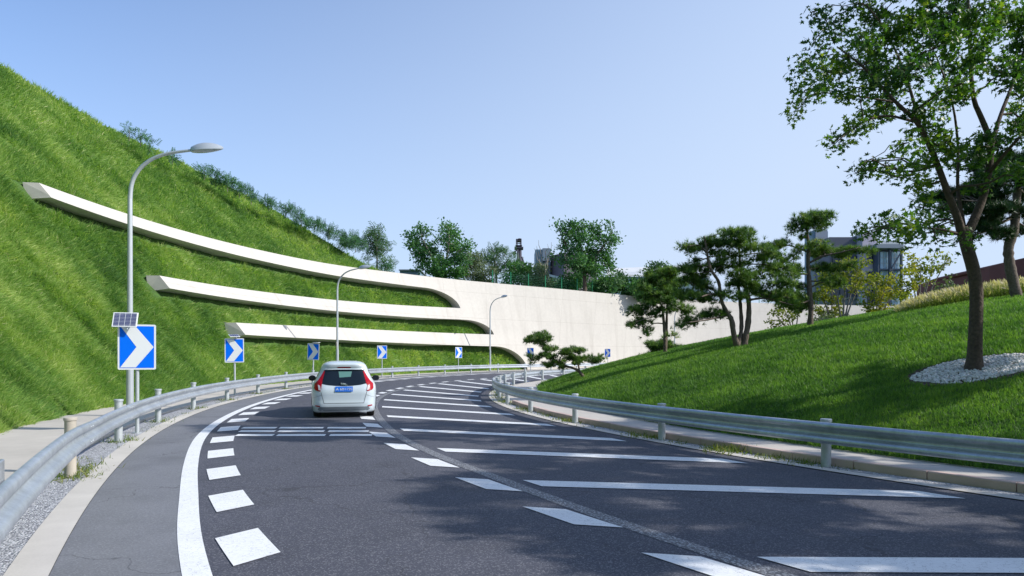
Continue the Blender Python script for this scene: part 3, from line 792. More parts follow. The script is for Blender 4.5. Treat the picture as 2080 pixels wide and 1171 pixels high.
for t, k in ((SG[0], dict()), (SG[1], dict(x=.0, z=2.37, tilt=20, sc=.8, yaw=20)), (SG[2], dict(x=.2, z=2.32, tilt=4, sc=.75))):
    make_solar(t, **k)
#@@PART3
# ------------------------------------------------------------------ trees
def W(x, y, Z):
    """point at depth Z seen at reference pixel x, y (used to read sizes off the photograph)"""
    return Vector(((x-1040)/FPX*Z, Z, EYE+(720-y)/FPX*Z))
def leaf_tpl(kind):
    if kind == 'maple':
        v = [(0,0,0)]; 
        for i in range(11):
            a = math.radians(-150+300*i/10); r = (1, .42)[i % 2] if i not in (0, 10) else .55
            v.append((r*math.sin(a)*.62, .10*abs(math.sin(a)), .5+r*math.cos(a)*.55))
        v[0] = (0, 0, .42)
        return v, [(0, i, i+1) for i in range(1, 11)]
    if kind == 'leaf': return [(0,0,0),(.28,.06,.45),(0,-.04,1),(-.28,.06,.45)], [(0,1,2),(0,2,3)]
    if kind == 'compound':
        v = []; f = []
        for i in range(5):
            for sgn in (-1, 1):
                k = len(v); z = .12+.18*i; L_ = .42*(1-.12*i)
                v += [(0,0,z),(sgn*L_*.55,.03,z+.02),(sgn*L_,-.10,z+.16),(sgn*L_*.5,.02,z+.13)]; f.append((k,k+1,k+2,k+3))
        return v, f
    if kind == 'needles':
        v = []; f = []; r = random.Random(3)
        for i in range(13):
            a = 2*PI*i/13*2.4; t = .35+.75*r.random(); ds = (math.sin(a)*math.sin(t), math.cos(a)*math.sin(t), math.cos(t))
            px = (math.cos(a)*.055, -math.sin(a)*.055, 0); k = len(v)
            z0 = .25*r.random()-.1
            v += [(px[0], px[1], z0), (-px[0], -px[1], z0), (ds[0], ds[1], z0+ds[2])]; f.append((k, k+1, k+2))
        return v, f
def limb(a, b, sag=0.0, n=6, jit=.04, seed=None):
    a, b = Vector(a), Vector(b); L_ = (b-a).length; o = []
    r = random.Random(seed if seed is not None else random.random())
    for i in range(n+1):
        t = i/n; p = a.lerp(b, t); p.z += sag*L_*math.sin(PI*t)
        if 0 < i < n: p += Vector((r.uniform(-1,1), r.uniform(-1,1), r.uniform(-1,1)))*jit*L_
        o.append(p)
    return o
def smooth_path(pts, n=3):
    """subdivide and round a polyline of (point, radius)"""
    P_ = [np.array([*p, r]) for p, r in pts]; 
    for _ in range(n-1):
        q = [P_[0]]
        for i in range(len(P_)-1): q += [P_[i]*.75+P_[i+1]*.25, P_[i]*.25+P_[i+1]*.75]
        q.append(P_[-1]); P_ = q
    return [Vector(p[:3]) for p in P_], [float(p[3]) for p in P_]
def make_tree(name, base, limbs, clusters, leafm, barkm, kind, lsize, dens, label, cat='tree', group=None, sub=.42, flat=0.0, upb=.3, tw=.012, connect=True, sides=9, bushy=0.7, rough=0.0, rs=1.0):
    """limbs: list of [(Vector, radius)...]; clusters: list of (center, (rx,ry,rz))"""
    base = Vector(base); t = empty(name, base, 0, label, cat, group)
    mb = MB(); nodes = []
    for li, pl in enumerate(limbs):
        pl = [(p, r*rs) for p, r in pl]; pts, rad = smooth_path(pl, 3)
        if rough:
            for i in range(1, len(pts)-1): rad[i] *= 1+random.uniform(-rough, rough)
        mb.tube([p-base for p in pts], rad, sides if li < 3 else 6, True)
        nodes += [(p, r) for p, r in zip(pts[len(pts)//4 if li == 0 else 0:], rad[len(rad)//4 if li == 0 else 0:])]
    NP = np.array([p[:] for p, r in nodes])
    Pp = []; Dd = []
    for (c, rd) in clusters:
        c = Vector(c); rx, ry, rz = rd
        vol = (rx*rz+rx*ry+ry*rz)/3*4
        nleaf = max(6, int(dens*vol)); nsub = max(2, int(bushy*vol/(sub*sub)+2))
        if connect:
            dd = np.linalg.norm(NP-np.array(c[:]), axis=1) + np.maximum(NP[:,2]-c.z, 0)*.8
            j = int(np.argmin(dd)); s0 = nodes[j][0]; r0 = min(nodes[j][1]*.6, tw*2.4)
            br = limb(s0, c, .08, 5, .05); mb.tube([p-base for p in br], np.linspace(r0, tw*.9, len(br)).tolist(), 5, False)
        for k in range(nsub):
            d = Vector(randdir(1)[0]); q = c+Vector((d.x*rx, d.y*ry, d.z*rz))*(.45+.5*random.random())
            if connect and random.random() < .6: mb.tube([c-base, (c+q)/2-base+Vector((0,0,.02)), q-base], [tw*.8, tw*.55, tw*.3], 3, False)
            m = max(3, int(nleaf/nsub)); s_ = sub*np.array([1, 1, .55 if flat else .8])*np.array([1,1,1])*.42
            o = rng.normal(size=(m, 3))*s_+np.array(q[:])
            Pp.append(o); dr = (o-np.array(c[:])); dr /= (np.linalg.norm(dr, axis=1, keepdims=True)+1e-6)
            Dd.append(dr)
    Pp = np.concatenate(Pp); Dd = np.concatenate(Dd)
    N = len(Pp)
    tr = mb.build('trunk', barkm, t, smooth=True)
    if kind == 'needles': dr = Dd*.5+np.array([0,0,upb+.3])+rng.normal(size=Dd.shape)*.55
    elif kind == 'maple': dr = Dd*.4+np.array([0,0,-.35])+rng.normal(size=Dd.shape)*.75
    else: dr = Dd*.5+np.array([0,0,upb*.3])+rng.normal(size=Dd.shape)*.7
    tv, tf = leaf_tpl(kind)
    sc = rng.uniform(.7, 1.25, N)*lsize
    upv = rng.normal(size=(N,3))+(np.array([0,0,1.2]) if kind == 'maple' else 0)
    b = np.array(base[:])
    tint = .42+rng.normal(size=N)*.15+.55*np.clip(fbm(Pp[:,0]*.9+3, Pp[:,2]*.9+Pp[:,1]*.5, 2)-.58, 0, 1)*2+.25*(fbm(Pp[:,0]*1.3/max(sub, .3), Pp[:,2]*1.3/max(sub,.3), 2)-.5)
    o = scatter('crown', Pp-b, frames(dr, upv, sc), tv, tf, leafm, tint, t)
    return t
def zr(v, f): return v*(1+random.uniform(-f, f))
def clus(lst, Z, spread=.8, dep=.8, seed=1):
    """(x, y, rx, ry) in reference pixels at depth Z -> clusters with real depth scatter"""
    r = random.Random(seed); out = []
    for (x, y, a, b) in lst:
        z = Z+r.uniform(-spread, spread); c = W(x, y, z); out.append((c, (a/FPX*z, max(a, b)*dep/FPX*z, b/FPX*z)))
    return out
def pxl(lst, Z, dz=0.0):
    return [(W(x, y, Z+dz*i/(len(lst)-1)), r) for i, (x, y, r) in enumerate(lst)]

# --- big maple on the lawn
ZM = 13.0
mb_ = W(1979, 752, ZM)
ml = [pxl([(1979,756,.30),(1979,745,.235),(1980,725,.19),(1981,690,.175),(1983,640,.168),(1984,590,.165),(1978,548,.165),(1966,508,.16),(1959,480,.16),(1955,462,.13)], ZM),
      pxl([(1955,480,.12),(1943,435,.10),(1925,392,.09),(1903,330,.075),(1868,250,.06),(1818,208,.045),(1760,140,.03),(1700,95,.016)], ZM, -.8),
      pxl([(1962,480,.13),(1980,445,.115),(1998,400,.10),(2010,345,.09),(2014,290,.08),(1994,240,.07),(1975,200,.06),(1970,90,.045),(1965,-40,.035),(1975,-240,.02)], ZM, .3),
      pxl([(1960,470,.06),(1952,425,.055),(1944,380,.05),(1948,300,.04),(1935,200,.03),(1900,110,.02)], ZM, .8),
      pxl([(2013,300,.07),(2030,240,.06),(2052,185,.05),(2075,120,.04),(2100,40,.03)], ZM, 1.0),
      pxl([(2010,350,.06),(2060,290,.045),(2110,240,.03)], ZM, -1.0),
      pxl([(1955,478,.05),(1915,466,.035),(1860,462,.024),(1800,462,.016),(1755,478,.009)], ZM, -.9),
      pxl([(1903,335,.05),(1850,352,.03),(1800,340,.02),(1765,318,.012),(1742,352,.008)], ZM, -1.1),
      pxl([(1868,250,.045),(1790,230,.03),(1730,262,.02),(1692,296,.01)], ZM, -1.4),
      pxl([(1818,208,.03),(1740,195,.022),(1680,188,.015),(1640,192,.01),(1620,225,.006)], ZM, -.6),
      pxl([(1760,140,.02),(1700,148,.013),(1650,145,.008),(1632,128,.005)], ZM, -1.0),
      pxl([(1868,250,.05),(1840,150,.04),(1800,60,.025),(1760,10,.015)], ZM, -.2)]
mc = [(1650,24,18,12),(1678,42,18,12),(1700,62,18,16),(1652,84,12,14),(1672,100,15,12),(1637,124,14,12),(1634,148,16,12),(1662,140,20,14),(1690,150,22,16),(1618,222,9,18),(1622,196,13,10),(1650,186,18,10),(1680,186,22,12),(1712,188,18,14),
 (1738,12,22,16),(1775,30,32,26),(1748,75,30,24),(1795,90,36,30),(1722,118,26,20),(1760,140,36,26),(1806,150,36,26),(1745,178,28,20),(1790,205,34,22),(1840,50,40,40),(1890,30,40,35),(1895,100,42,38),(1850,140,42,32),(1940,55,42,40),(1990,20,40,35),(2000,90,40,38),(2045,45,45,40),(2080,110,40,40),(2040,150,40,30),(1960,130,30,26),
 (1690,292,16,10),(1710,276,18,12),(1735,262,22,14),(1763,250,18,14),(1785,228,22,18),(1738,352,9,14),(1748,334,12,9),(1770,328,18,8),(1796,338,18,8),(1826,346,18,12),(1852,356,16,12),(1838,362,14,10),(1880,225,34,24),(1872,268,28,18),(1846,290,20,18),(1920,200,34,26),(1895,312,28,24),(1932,290,32,30),(1965,325,28,28),(1893,375,20,24),(1882,410,18,18),(1990,300,28,32),(2028,300,32,30),(2060,250,32,30),(2040,340,24,22),(2070,360,18,18),(2075,200,24,30),(1912,425,14,16),(1955,170,26,24),
 (1756,472,10,12),(1772,462,16,14),(1795,452,20,12),(1822,452,20,11),(1850,458,20,10),(1876,458,20,11),(1802,476,18,8),(1836,478,16,8),(1858,484,14,8),(1898,470,14,14),(1914,452,14,18),(1905,492,12,6),(1964,488,12,14),(1985,380,24,22),
 (2120,60,50,50),(2130,160,45,45),(2120,260,40,40),(1960,-40,60,40),(2060,-50,60,40),(1870,-40,50,35),(1790,-30,30,25),(1960,-120,60,45),(2060,-130,60,45),(1880,-110,45,35),(2000,-200,60,45),(1930,-190,45,40),(2080,-210,50,45),(1980,-280,50,40),(2040,-290,50,40),(1820,-80,40,30)]
make_tree('maple_tree', mb_, ml, clus(mc, ZM, 1.5, 1.3, 5), M['maple'], M['bark'], 'maple', .108, 640, 'tall maple with a dark curved trunk rising from the white pebble bed at the right', 'tree', sub=.24, tw=.012, sides=16, bushy=.85, rs=.69)

# --- pines on the lawn
def pine(base, Z, limbs, cl, label, lsize=.15, dens=260, sp=.5, seed=2, sub=.26, dep=1.0, leaf='pine', sides=12, rg=.12):
    return make_tree('pine_tree', base, limbs, clus([(x, y, a*1.22, b*1.0) for x, y, a, b in cl], Z, sp, dep, seed), M[leaf], M['pinebark'], 'needles', lsize*1.15, dens*1.0, label, 'pine tree', 'pines on the lawn mound', sub=sub, flat=1, upb=.45, tw=.016, sides=sides, rough=rg, bushy=.8, rs=.78)
Z1 = 23.5
l1 = [pxl([(1503,716,.17),(1497,700,.14),(1490,680,.125),(1487,650,.115),(1480,640,.10),(1468,620,.085),(1463,600,.075),(1461,572,.07),(1448,555,.065),(1440,540,.06),(1436,510,.05),(1430,480,.035)], Z1, -.4),
      pxl([(1512,714,.17),(1513,690,.14),(1520,660,.125),(1522,620,.11),(1518,590,.085),(1508,570,.07),(1503,540,.06),(1502,510,.05),(1500,485,.035)], Z1, .4),
      pxl([(1500,700,.10),(1507,670,.09),(1505,630,.08),(1502,600,.07),(1500,570,.055),(1498,540,.04)], Z1, .9),
      pxl([(1461,598,.05),(1440,598,.035),(1425,603,.025)], Z1, -.9), pxl([(1520,610,.06),(1550,605,.04),(1580,612,.03),(1610,620,.02)], Z1, .3),
      pxl([(1436,515,.04),(1420,497,.03),(1400,500,.02)], Z1, -.5), pxl([(1480,640,.05),(1440,650,.035),(1400,655,.02)], Z1, -1)]
c1 = [(1394,504,18,7),(1415,500,18,9),(1438,494,20,9),(1455,488,18,10),(1412,527,10,7),(1478,478,20,8),(1500,476,18,8),(1518,474,14,7),(1476,498,18,8),(1505,494,22,8),(1525,492,12,7),(1458,515,16,9),(1482,520,20,8),(1470,540,18,8),(1500,540,18,9),(1535,505,20,8),(1558,512,18,9),(1575,518,14,8),(1540,530,22,8),(1565,540,20,9),(1590,545,18,8),(1512,560,22,12),(1540,562,20,12),(1495,572,20,10),(1575,575,20,12),(1600,578,14,10),(1458,545,16,8),(1400,545,20,9),(1425,556,22,10),(1400,575,24,12),(1430,580,22,10),(1390,600,20,10),(1418,605,24,10),(1445,610,20,8),(1395,545,18,8),(1540,590,22,10),(1570,600,20,9),(1600,605,18,9),(1478,600,18,8),(1500,600,16,8),(1440,642,18,9),(1420,650,16,8),(1395,658,16,8),(1384,664,8,6),(1460,636,14,8),(1530,580,18,9),(1610,560,14,8)]
pine(W(1508,716,Z1), Z1, l1, c1, 'broad pine with three twisted trunks standing on the lawn crest', seed=3)
Z2 = 27.5
l2 = [pxl([(1645,674,.17),(1646,655,.15),(1648,625,.135),(1645,600,.12),(1643,560,.11),(1641,530,.10),(1643,500,.085),(1640,476,.06),(1638,455,.045),(1645,440,.03)], Z2),
      pxl([(1643,535,.06),(1670,520,.05),(1700,515,.04),(1740,505,.02)], Z2, -.8), pxl([(1640,512,.05),(1618,503,.04),(1600,498,.03),(1570,498,.02)], Z2, .5),
      pxl([(1643,558,.05),(1610,555,.04),(1590,556,.02)], Z2, -.6), pxl([(1646,610,.05),(1625,618,.04),(1600,612,.02)], Z2, -.8)]
c2 = [(1618,462,13,9),(1632,448,16,10),(1650,440,20,10),(1668,442,18,10),(1680,440,10,8),(1645,458,22,10),(1668,462,14,9),(1612,470,8,5),(1632,484,10,5),(1575,498,18,7),(1594,495,14,7),(1562,506,12,6),(1620,508,10,7),(1612,520,12,6),(1660,500,18,8),(1675,510,18,8),(1665,520,20,9),(1690,516,22,8),(1715,514,22,8),(1740,512,20,7),(1762,512,14,5),(1660,545,16,6),(1680,548,18,6),(1705,545,16,6),(1730,540,12,5),(1590,535,16,8),(1610,545,16,8),(1575,555,14,8),(1560,600,18,8),(1590,600,22,10),(1615,605,22,14),(1605,620,22,10),(1635,610,20,12),(1620,585,18,10),(1700,576,20,7),(1685,570,12,6),(1630,630,16,8)]
pine(W(1645,674,Z2), Z2, l2, c2, 'tall single-trunk pine with a round top in front of the grey building', seed=4)
Z3 = 30.5
l3 = [pxl([(1352,724,.13),(1351,710,.11),(1351,690,.10),(1349,660,.09),(1347,640,.07),(1344,620,.05)], Z3), pxl([(1351,715,.09),(1354,690,.08),(1354,650,.07),(1357,600,.06),(1355,575,.04)], Z3, .3),
      pxl([(1349,658,.04),(1330,656,.03),(1318,664,.02),(1308,676,.01)], Z3, -.3), pxl([(1349,640,.035),(1320,645,.025),(1290,655,.015)], Z3, -.5), pxl([(1353,630,.04),(1380,628,.03),(1400,632,.015)], Z3, .4)]
c3 = [(1350,555,18,10),(1335,562,18,10),(1366,558,16,10),(1325,576,18,10),(1350,580,22,10),(1375,575,18,10),(1312,590,14,8),(1340,595,22,10),(1368,600,22,10),(1308,606,12,7),(1330,610,18,8),(1362,612,16,7),(1300,628,16,6),(1320,620,16,7),(1290,636,10,5),(1344,632,12,6),(1375,628,16,6),(1398,632,14,5),(1330,640,12,6),(1310,652,14,5),(1290,658,13,5),(1283,662,7,4),(1318,670,8,6),(1308,680,6,4),(1390,600,16,8),(1360,682,7,3)]
pine(W(1352,724,Z3), Z3, l3, c3, 'slim pine left of the three-trunk pine, with bare lower branches', lsize=.17, seed=5)
# round clipped pine behind it
Z5 = 34.0
l5 = [pxl([(1345,735,.08),(1342,722,.07),(1338,712,.06)], Z5), pxl([(1340,720,.05),(1325,722,.03)], Z5), pxl([(1340,716,.05),(1365,710,.03)], Z5)]
c5 = [(1322,705,14,9),(1338,698,18,8),(1355,702,16,9),(1372,706,14,7),(1315,722,10,7),(1330,718,14,7),(1308,728,7,5),(1362,712,14,5)]
pine(W(1345,735,Z5), Z5, l5, c5, 'low rounded pine bush at the foot of the slim pine', lsize=.15, dens=320, seed=6)
# leaning small pine at the tip of the lawn
Z4 = 27.0
l4 = [pxl([(1187,772,.10),(1184,764,.085),(1176,754,.075),(1165,748,.065),(1148,744,.055),(1135,738,.05),(1122,728,.042),(1108,714,.035),(1098,702,.025),(1096,690,.018)], Z4),
      pxl([(1177,754,.05),(1175,742,.04),(1170,730,.03),(1164,722,.02)], Z4, .3), pxl([(1174,736,.03),(1190,728,.025),(1206,730,.015)], Z4, .2), pxl([(1135,738,.03),(1140,722,.025),(1155,714,.015)], Z4, -.3), pxl([(1108,714,.02),(1090,722,.014),(1078,732,.008)], Z4, -.2)]
c4 = [(1074,690,10,6),(1088,684,14,7),(1104,680,12,7),(1112,688,10,6),(1094,696,12,6),(1082,694,10,5),(1110,706,12,7),(1120,712,12,7),(1108,722,12,6),(1122,726,12,6),(1100,728,8,5),(1134,736,12,7),(1118,742,14,6),(1140,744,12,6),(1144,718,14,5),(1160,712,16,6),(1178,712,14,6),(1156,726,14,6),(1172,730,14,6),(1170,736,12,5),(1192,728,10,5),(1206,732,12,6),(1216,727,9,5),(1206,738,8,4),(1080,734,5,8),(1078,722,7,4)]
pine(W(1187,772,Z4), Z4, l4, c4, 'small leaning pine at the low tip of the lawn', lsize=.10, dens=620, sp=.35, seed=7, sub=.16)
# pine behind the maple at the right edge
Z6 = 24.0
l6 = [pxl([(2068,612,.30),(2065,600,.24),(2055,560,.21),(2049,525,.205),(2048,500,.20),(2060,470,.19),(2064,430,.17),(2066,390,.15),(2068,350,.12),(2060,320,.08)], Z6),
      pxl([(2062,440,.07),(2030,455,.05),(2000,472,.035),(1980,478,.02)], Z6, -1.0), pxl([(2064,412,.07),(2030,405,.05),(1985,410,.035),(1940,405,.02)], Z6, -1.4), pxl([(2066,380,.06),(2030,372,.05),(1990,375,.03)], Z6, 1.4), pxl([(2064,450,.05),(2090,465,.03)], Z6)]
c6 = [(2060,325,30,9),(2030,332,26,8),(2085,335,26,10),(2000,345,22,7),(2020,352,26,8),(2055,352,26,8),(2030,372,28,8),(2000,378,26,7),(1965,392,26,7),(1935,400,24,7),(1912,402,12,5),(1990,402,28,8),(2025,400,26,8),(1950,418,22,7),(1925,425,14,5),(1985,425,24,7),(2015,430,24,8),(2045,425,20,7),(1995,448,22,7),(2020,452,20,7),(1985,465,14,6),(2005,470,16,5),(1975,478,8,4),(2085,400,24,9),(2088,430,18,8),(2084,468,16,7),(2040,474,14,6),(2030,474,10,5),(2095,370,24,10),(1890,400,10,4)]
pine(W(2068,612,Z6), Z6, l6, c6, 'large pine at the right edge behind the maple, with a thick pale trunk', lsize=.19, dens=330, sp=1.2, seed=8, sub=.32, leaf='pine_backlit')
#@@PART4
# ------------------------------------------------------------------ hatchback car
def make_car():
    t = empty('parked_car', (0,0,0), 0)
    t.name = 'hatchback_car'
    # stacked plan loops: z, half width, rear y, front y, superellipse exponent
    rows = [(.15,.80,.16,3.78,8),(.20,.825,.09,3.88,8),(.34,.842,.045,3.93,7),(.44,.845,.055,3.94,7),(.50,.845,.065,3.94,7),(.62,.848,.045,3.92,7),(.74,.846,.05,3.86,7),(.84,.835,.085,3.72,7),(.92,.805,.13,3.42,7),(.98,.77,.165,3.05,7),
            (1.06,.73,.225,2.86,6),(1.16,.685,.305,2.66,6),(1.26,.64,.385,2.46,6),(1.345,.605,.40,2.28,6),(1.41,.575,.34,2.12,5),(1.46,.53,.37,1.95,4),(1.50,.45,.52,1.75,3.2),(1.522,.33,.75,1.5,4),(1.528,.10,.95,1.25,3)]
    n = 72; v = []; f = []
    for (z, hw, y0, y1, ex) in rows:
        cy = (y0+y1)/2; hl = (y1-y0)/2
        for i in range(n):
            a = 2*PI*i/n; c, s_ = math.cos(a), math.sin(a)
            px = hw*math.copysign(abs(c)**(2/ex), c); py = hl*math.copysign(abs(s_)**(2/ex), s_)
            v.append((px, cy+py, z))
    for r in range(len(rows)-1):
        for i in range(n): f.append((r*n+i, r*n+(i+1) % n, (r+1)*n+(i+1) % n, (r+1)*n+i))
    f.append(tuple(range(n))[::-1]); f.append(tuple((len(rows)-1)*n+i for i in range(n)))
    body = mesh('body', v, f, M['carpaint'], t, smooth=True)
    bm = bmesh.new(); bm.from_mesh(body.data); bvh = BVHTree.FromBMesh(bm); bm.free()
    def proj(poly, d=(0,1,0), off=.006, thick=0, res=.035):
        """flat polygon (u, z) laid on the bodywork along direction d"""
        b2 = bmesh.new(); vs = [b2.verts.new((x, 0, z)) for x, z in poly]; fc = b2.faces.new(vs)
        bmesh.ops.triangulate(b2, faces=[fc])
        for _ in range(3):
            ed = [e for e in b2.edges if e.calc_length() > res]
            if not ed: break
            bmesh.ops.subdivide_edges(b2, edges=ed, cuts=1); bmesh.ops.triangulate(b2, faces=b2.faces[:])
        D_ = Vector(d).normalized(); out = []
        for q in b2.verts:
            if d[1]: o = Vector((q.co.x, -3, q.co.z))
            else: o = Vector((-3*d[0], q.co.x, q.co.z))
            hit, nn, _, _ = bvh.ray_cast(o, D_)
            if hit is None: hit = bvh.find_nearest(Vector((q.co.x, .3, q.co.z)) if d[1] else Vector((-.8*d[0], q.co.x, q.co.z)))[0]; nn = -D_
            out.append(hit-D_*off)
        b2.verts.index_update(); fs = [[w_.index for w_ in q.verts] for q in b2.faces]; b2.free()
        # orient outwards
        a, b, c = [out[i] for i in fs[0]]
        if (b-a).cross(c-a).dot(D_) > 0: fs = [q[::-1] for q in fs]
        return out, fs
    def panel(name, poly, m, off=.006, d=(0,1,0), par=None):
        vv, ff = proj(poly, d, off); o = mesh(name, vv, ff, m, par or t, smooth=True); return o
    mir = lambda p: [(-x, z) for x, z in p][::-1]
    win = [(-.50,1.285),(0,1.30),(.50,1.285),(.53,1.16),(.575,1.0),(.585,.925),(.42,.885),(.2,.862),(0,.855),(-.2,.862),(-.42,.885),(-.585,.925),(-.575,1.0),(-.53,1.16)]
    rw = panel('rear_window', win, M['carglass'], .006)
    panel('painted_glass_reflection', [(-.14,1.24),(.20,1.24),(.17,1.10),(-.12,1.08)], M['painted_reflection'], .009, par=rw)  # greenish reflection and view through the car, painted on opaque glass
    lampL = [(-.515,1.26),(-.485,1.26),(-.515,1.13),(-.548,1.0),(-.56,.93),(-.595,.885),(-.575,.74),(-.60,.715),(-.72,.75),(-.752,.80),(-.748,.92),(-.66,1.01),(-.578,1.14)]
    for pl, sg in ((lampL, 1), (mir(lampL), -1)):
        tl = panel('tail_light', pl, M['red'], .012)
        cl = [(-.655,.90),(-.60,.87),(-.575,.74),(-.64,.76)]
        panel('clear_lens', cl if sg > 0 else mir(cl), M['clearlens'], .018, par=tl)
    panel('brake_light', [(-.19,1.345),(-.15,1.365),(.15,1.365),(.19,1.345),(.15,1.325),(-.15,1.325)], M['red'], .008)
    panel('spoiler_lip', [(-.56,1.325),(.56,1.325),(.55,1.295),(-.55,1.295)], M['carpaint'], .05)
    pv, pf = proj([(-.22,.845),(.22,.845),(.22,.705),(-.22,.705)], off=.018)
    pl = mesh('licence_plate', pv, pf, M['plate'], t)
    cu = D.curves.new('plate_characters', 'FONT'); cu.body = 'A 60115S'; cu.size = .105; cu.align_x = 'CENTER'; cu.extrude = .002
    co = D.objects.new('tmp_text', cu); COL.objects.link(co); bpy.context.view_layer.update()
    me = D.meshes.new_from_object(co.evaluated_get(bpy.context.evaluated_depsgraph_get())); D.objects.remove(co)
    tx = D.objects.new('plate_characters', me); COL.objects.link(tx); me.materials.clear(); me.materials.append(M['white']); tx.parent = pl
    h0 = bvh.ray_cast(Vector((0,-3,.775)), Vector((0,1,0)))[0]; tx.location = (0, h0.y-.026, .738); tx.rotation_euler = (PI/2, 0, 0)
    # slanted chrome badge of parallel strokes
    mb = MB(); hb = bvh.ray_cast(Vector((.03,-3,.90)), Vector((0,1,0)))[0]
    for k, (dx, dz) in enumerate(((-.045,.03),(0,.005),(.045,-.02))):
        A = Vector((-.035+dx, hb.y-.022, .93+dz*.3)); B = Vector((.045+dx, hb.y-.026, .87+dz*.3)); mb.tube([A, B], .012, 6)
    mb.tube([(-.09, hb.y-.022, .925), (-.05, hb.y-.022, .885)], .010, 6); mb.tube([(.06, hb.y-.022, .91), (.09, hb.y-.022, .87)], .010, 6)
    mb.build('badge', M['chrome'], t)
    # wiper
    h1 = bvh.ray_cast(Vector((-.02,-3,.90)), Vector((0,1,0)))[0]; mb = MB(); mb.tube([(.10, h1.y-.03, .885), (-.10, h1.y+.02, .955)], .012, 6); mb.build('rear_wiper', M['carblack'], t)
    # shut lines, bumper
    def line(pts, wd=.012, off=.004, m='seam', nm='shut_line'):
        for i in range(len(pts)-1):
            a = Vector((pts[i][0], 0, pts[i][1])); b = Vector((pts[i+1][0], 0, pts[i+1][1])); d = (b-a).normalized(); nn = Vector((-d.z, 0, d.x))*wd/2
            panel(nm, [((a-nn).x, (a-nn).z), ((b-nn).x, (b-nn).z), ((b+nn).x, (b+nn).z), ((a+nn).x, (a+nn).z)], M[m], off)
    line([(-.575,.70),(-.50,.40)]); line([(.575,.70),(.50,.40)]); line([(-.50,.40),(.50,.40)]); line([(-.84,.52),(-.56,.62)], .006); line([(.84,.52),(.56,.62)], .006)
    panel('bumper_valance', [(-.62,.30),(.62,.30),(.66,.235),(.60,.19),(-.60,.19),(-.66,.235)], M['carlow'], .010)
    for sg in (-1, 1):
        pr = [(sg*.60,.335),(sg*.72,.35),(sg*.72,.32),(sg*.60,.305)]; panel('bumper_reflector', pr if sg < 0 else pr, M['red'], .012)
    # side windows and wheels
    for sg in (-1, 1):
        sw = [(.62,1.02),(.70,1.24),(1.0,1.37),(1.7,1.385),(2.05,1.30),(2.55,1.05),(2.6,.99),(.8,.97)]
        panel('side_window', sw, M['carglass'], .006, (-sg,0,0))
        for yc in (.72, 3.20):
            arch_ = [(yc+.33*math.cos(a), .29+.33*math.sin(a)) for a in np.linspace(0, 2*PI, 25)[:-1] if .29+.33*math.sin(a) > .175]
            panel('wheel_arch', arch_, M['carblack'], .004, (-sg,0,0))
            w_ = MB(); 
            prof = [(.20,-.095),(.275,-.095),(.296,-.07),(.30,0),(.296,.07),(.275,.095),(.20,.095)]
            vv = []; m_ = 32
            for i in range(m_):
                a = 2*PI*i/m_
                for r_, x_ in prof: vv.append((x_, r_*math.cos(a), r_*math.sin(a)))
            k = len(prof); ff = [(i*k+j, ((i+1) % m_)*k+j, ((i+1) % m_)*k+j+1, i*k+j+1) for i in range(m_) for j in range(k-1)]
            wh = empty('wheel', (sg*.69, yc, .30)); wh.parent = t
            mesh('tyre', vv, ff, M['tyre'], wh, smooth=True)
            w_.tube([(sg*.06,0,0),(sg*.085,0,0)], .045, 12)
            for q in range(5):
                a = 2*PI*q/5; w_.box((sg*.075, .1*math.cos(a), .1*math.sin(a)), (.02,.05,.21), 0, None) if False else w_.tube([(sg*.075,.03*math.cos(a),.03*math.sin(a)), (sg*.07,.195*math.cos(a),.195*math.sin(a))], [.022,.016], 6)
            w_.tube([(sg*.05,0,0),(sg*.052,0,0)], .2, 24)
            w_.build('rim', M['rim'], wh)
        mbm = MB(); mbm.tube([(sg*.76,2.35,.98),(sg*.84,2.33,1.0)], .025, 8); mbm.build('mirror_stalk', M['carblack'], t)
        mr_ = MB(); bm3 = bmesh.new(); bmesh.ops.create_uvsphere(bm3, u_segments=16, v_segments=10, radius=1)
        for q in bm3.verts: q.co = Vector((q.co.x*.105, q.co.y*.09 if q.co.y > 0 else q.co.y*.03, q.co.z*.085))+Vector((sg*.895, 2.30, 1.0))
        bm3.verts.index_update(); mr_.add([q.co[:] for q in bm3.verts], [[w2.index for w2 in q.verts] for q in bm3.faces]); bm3.free()
        mm = mr_.build('door_mirror', M['carblack'], t, smooth=True)
        mh = MB(); mh.add([(sg*.895-.08,2.266,.945),(sg*.895+.08,2.266,.945),(sg*.895+.08,2.266,1.055),(sg*.895-.08,2.266,1.055)], [(0,1,2,3)]); mh.build('mirror_glass', M['carglass'], mm)
    mb = MB(); mb.tube([(0,.75,1.515),(0,.68,1.60)], .006, 6); mb.build('antenna', M['carblack'], t)
    return t
M['carlow'] = mat('lower_bumper', (.16, .19, .22), .4, 0)
M['painted_reflection'] = mat('painted_reflection_green', (.10, .22, .20), .2, 0)  # colour of the reflection painted onto the rear window
car = make_car(); car.scale = (1, 1, .965); car.location = (-4.33, 17.6, .0); car.rotation_euler = (0, 0, math.radians(13.6))
tag(car, 'white hatchback with red tail lights and blue plate driving away round the bend', 'car')

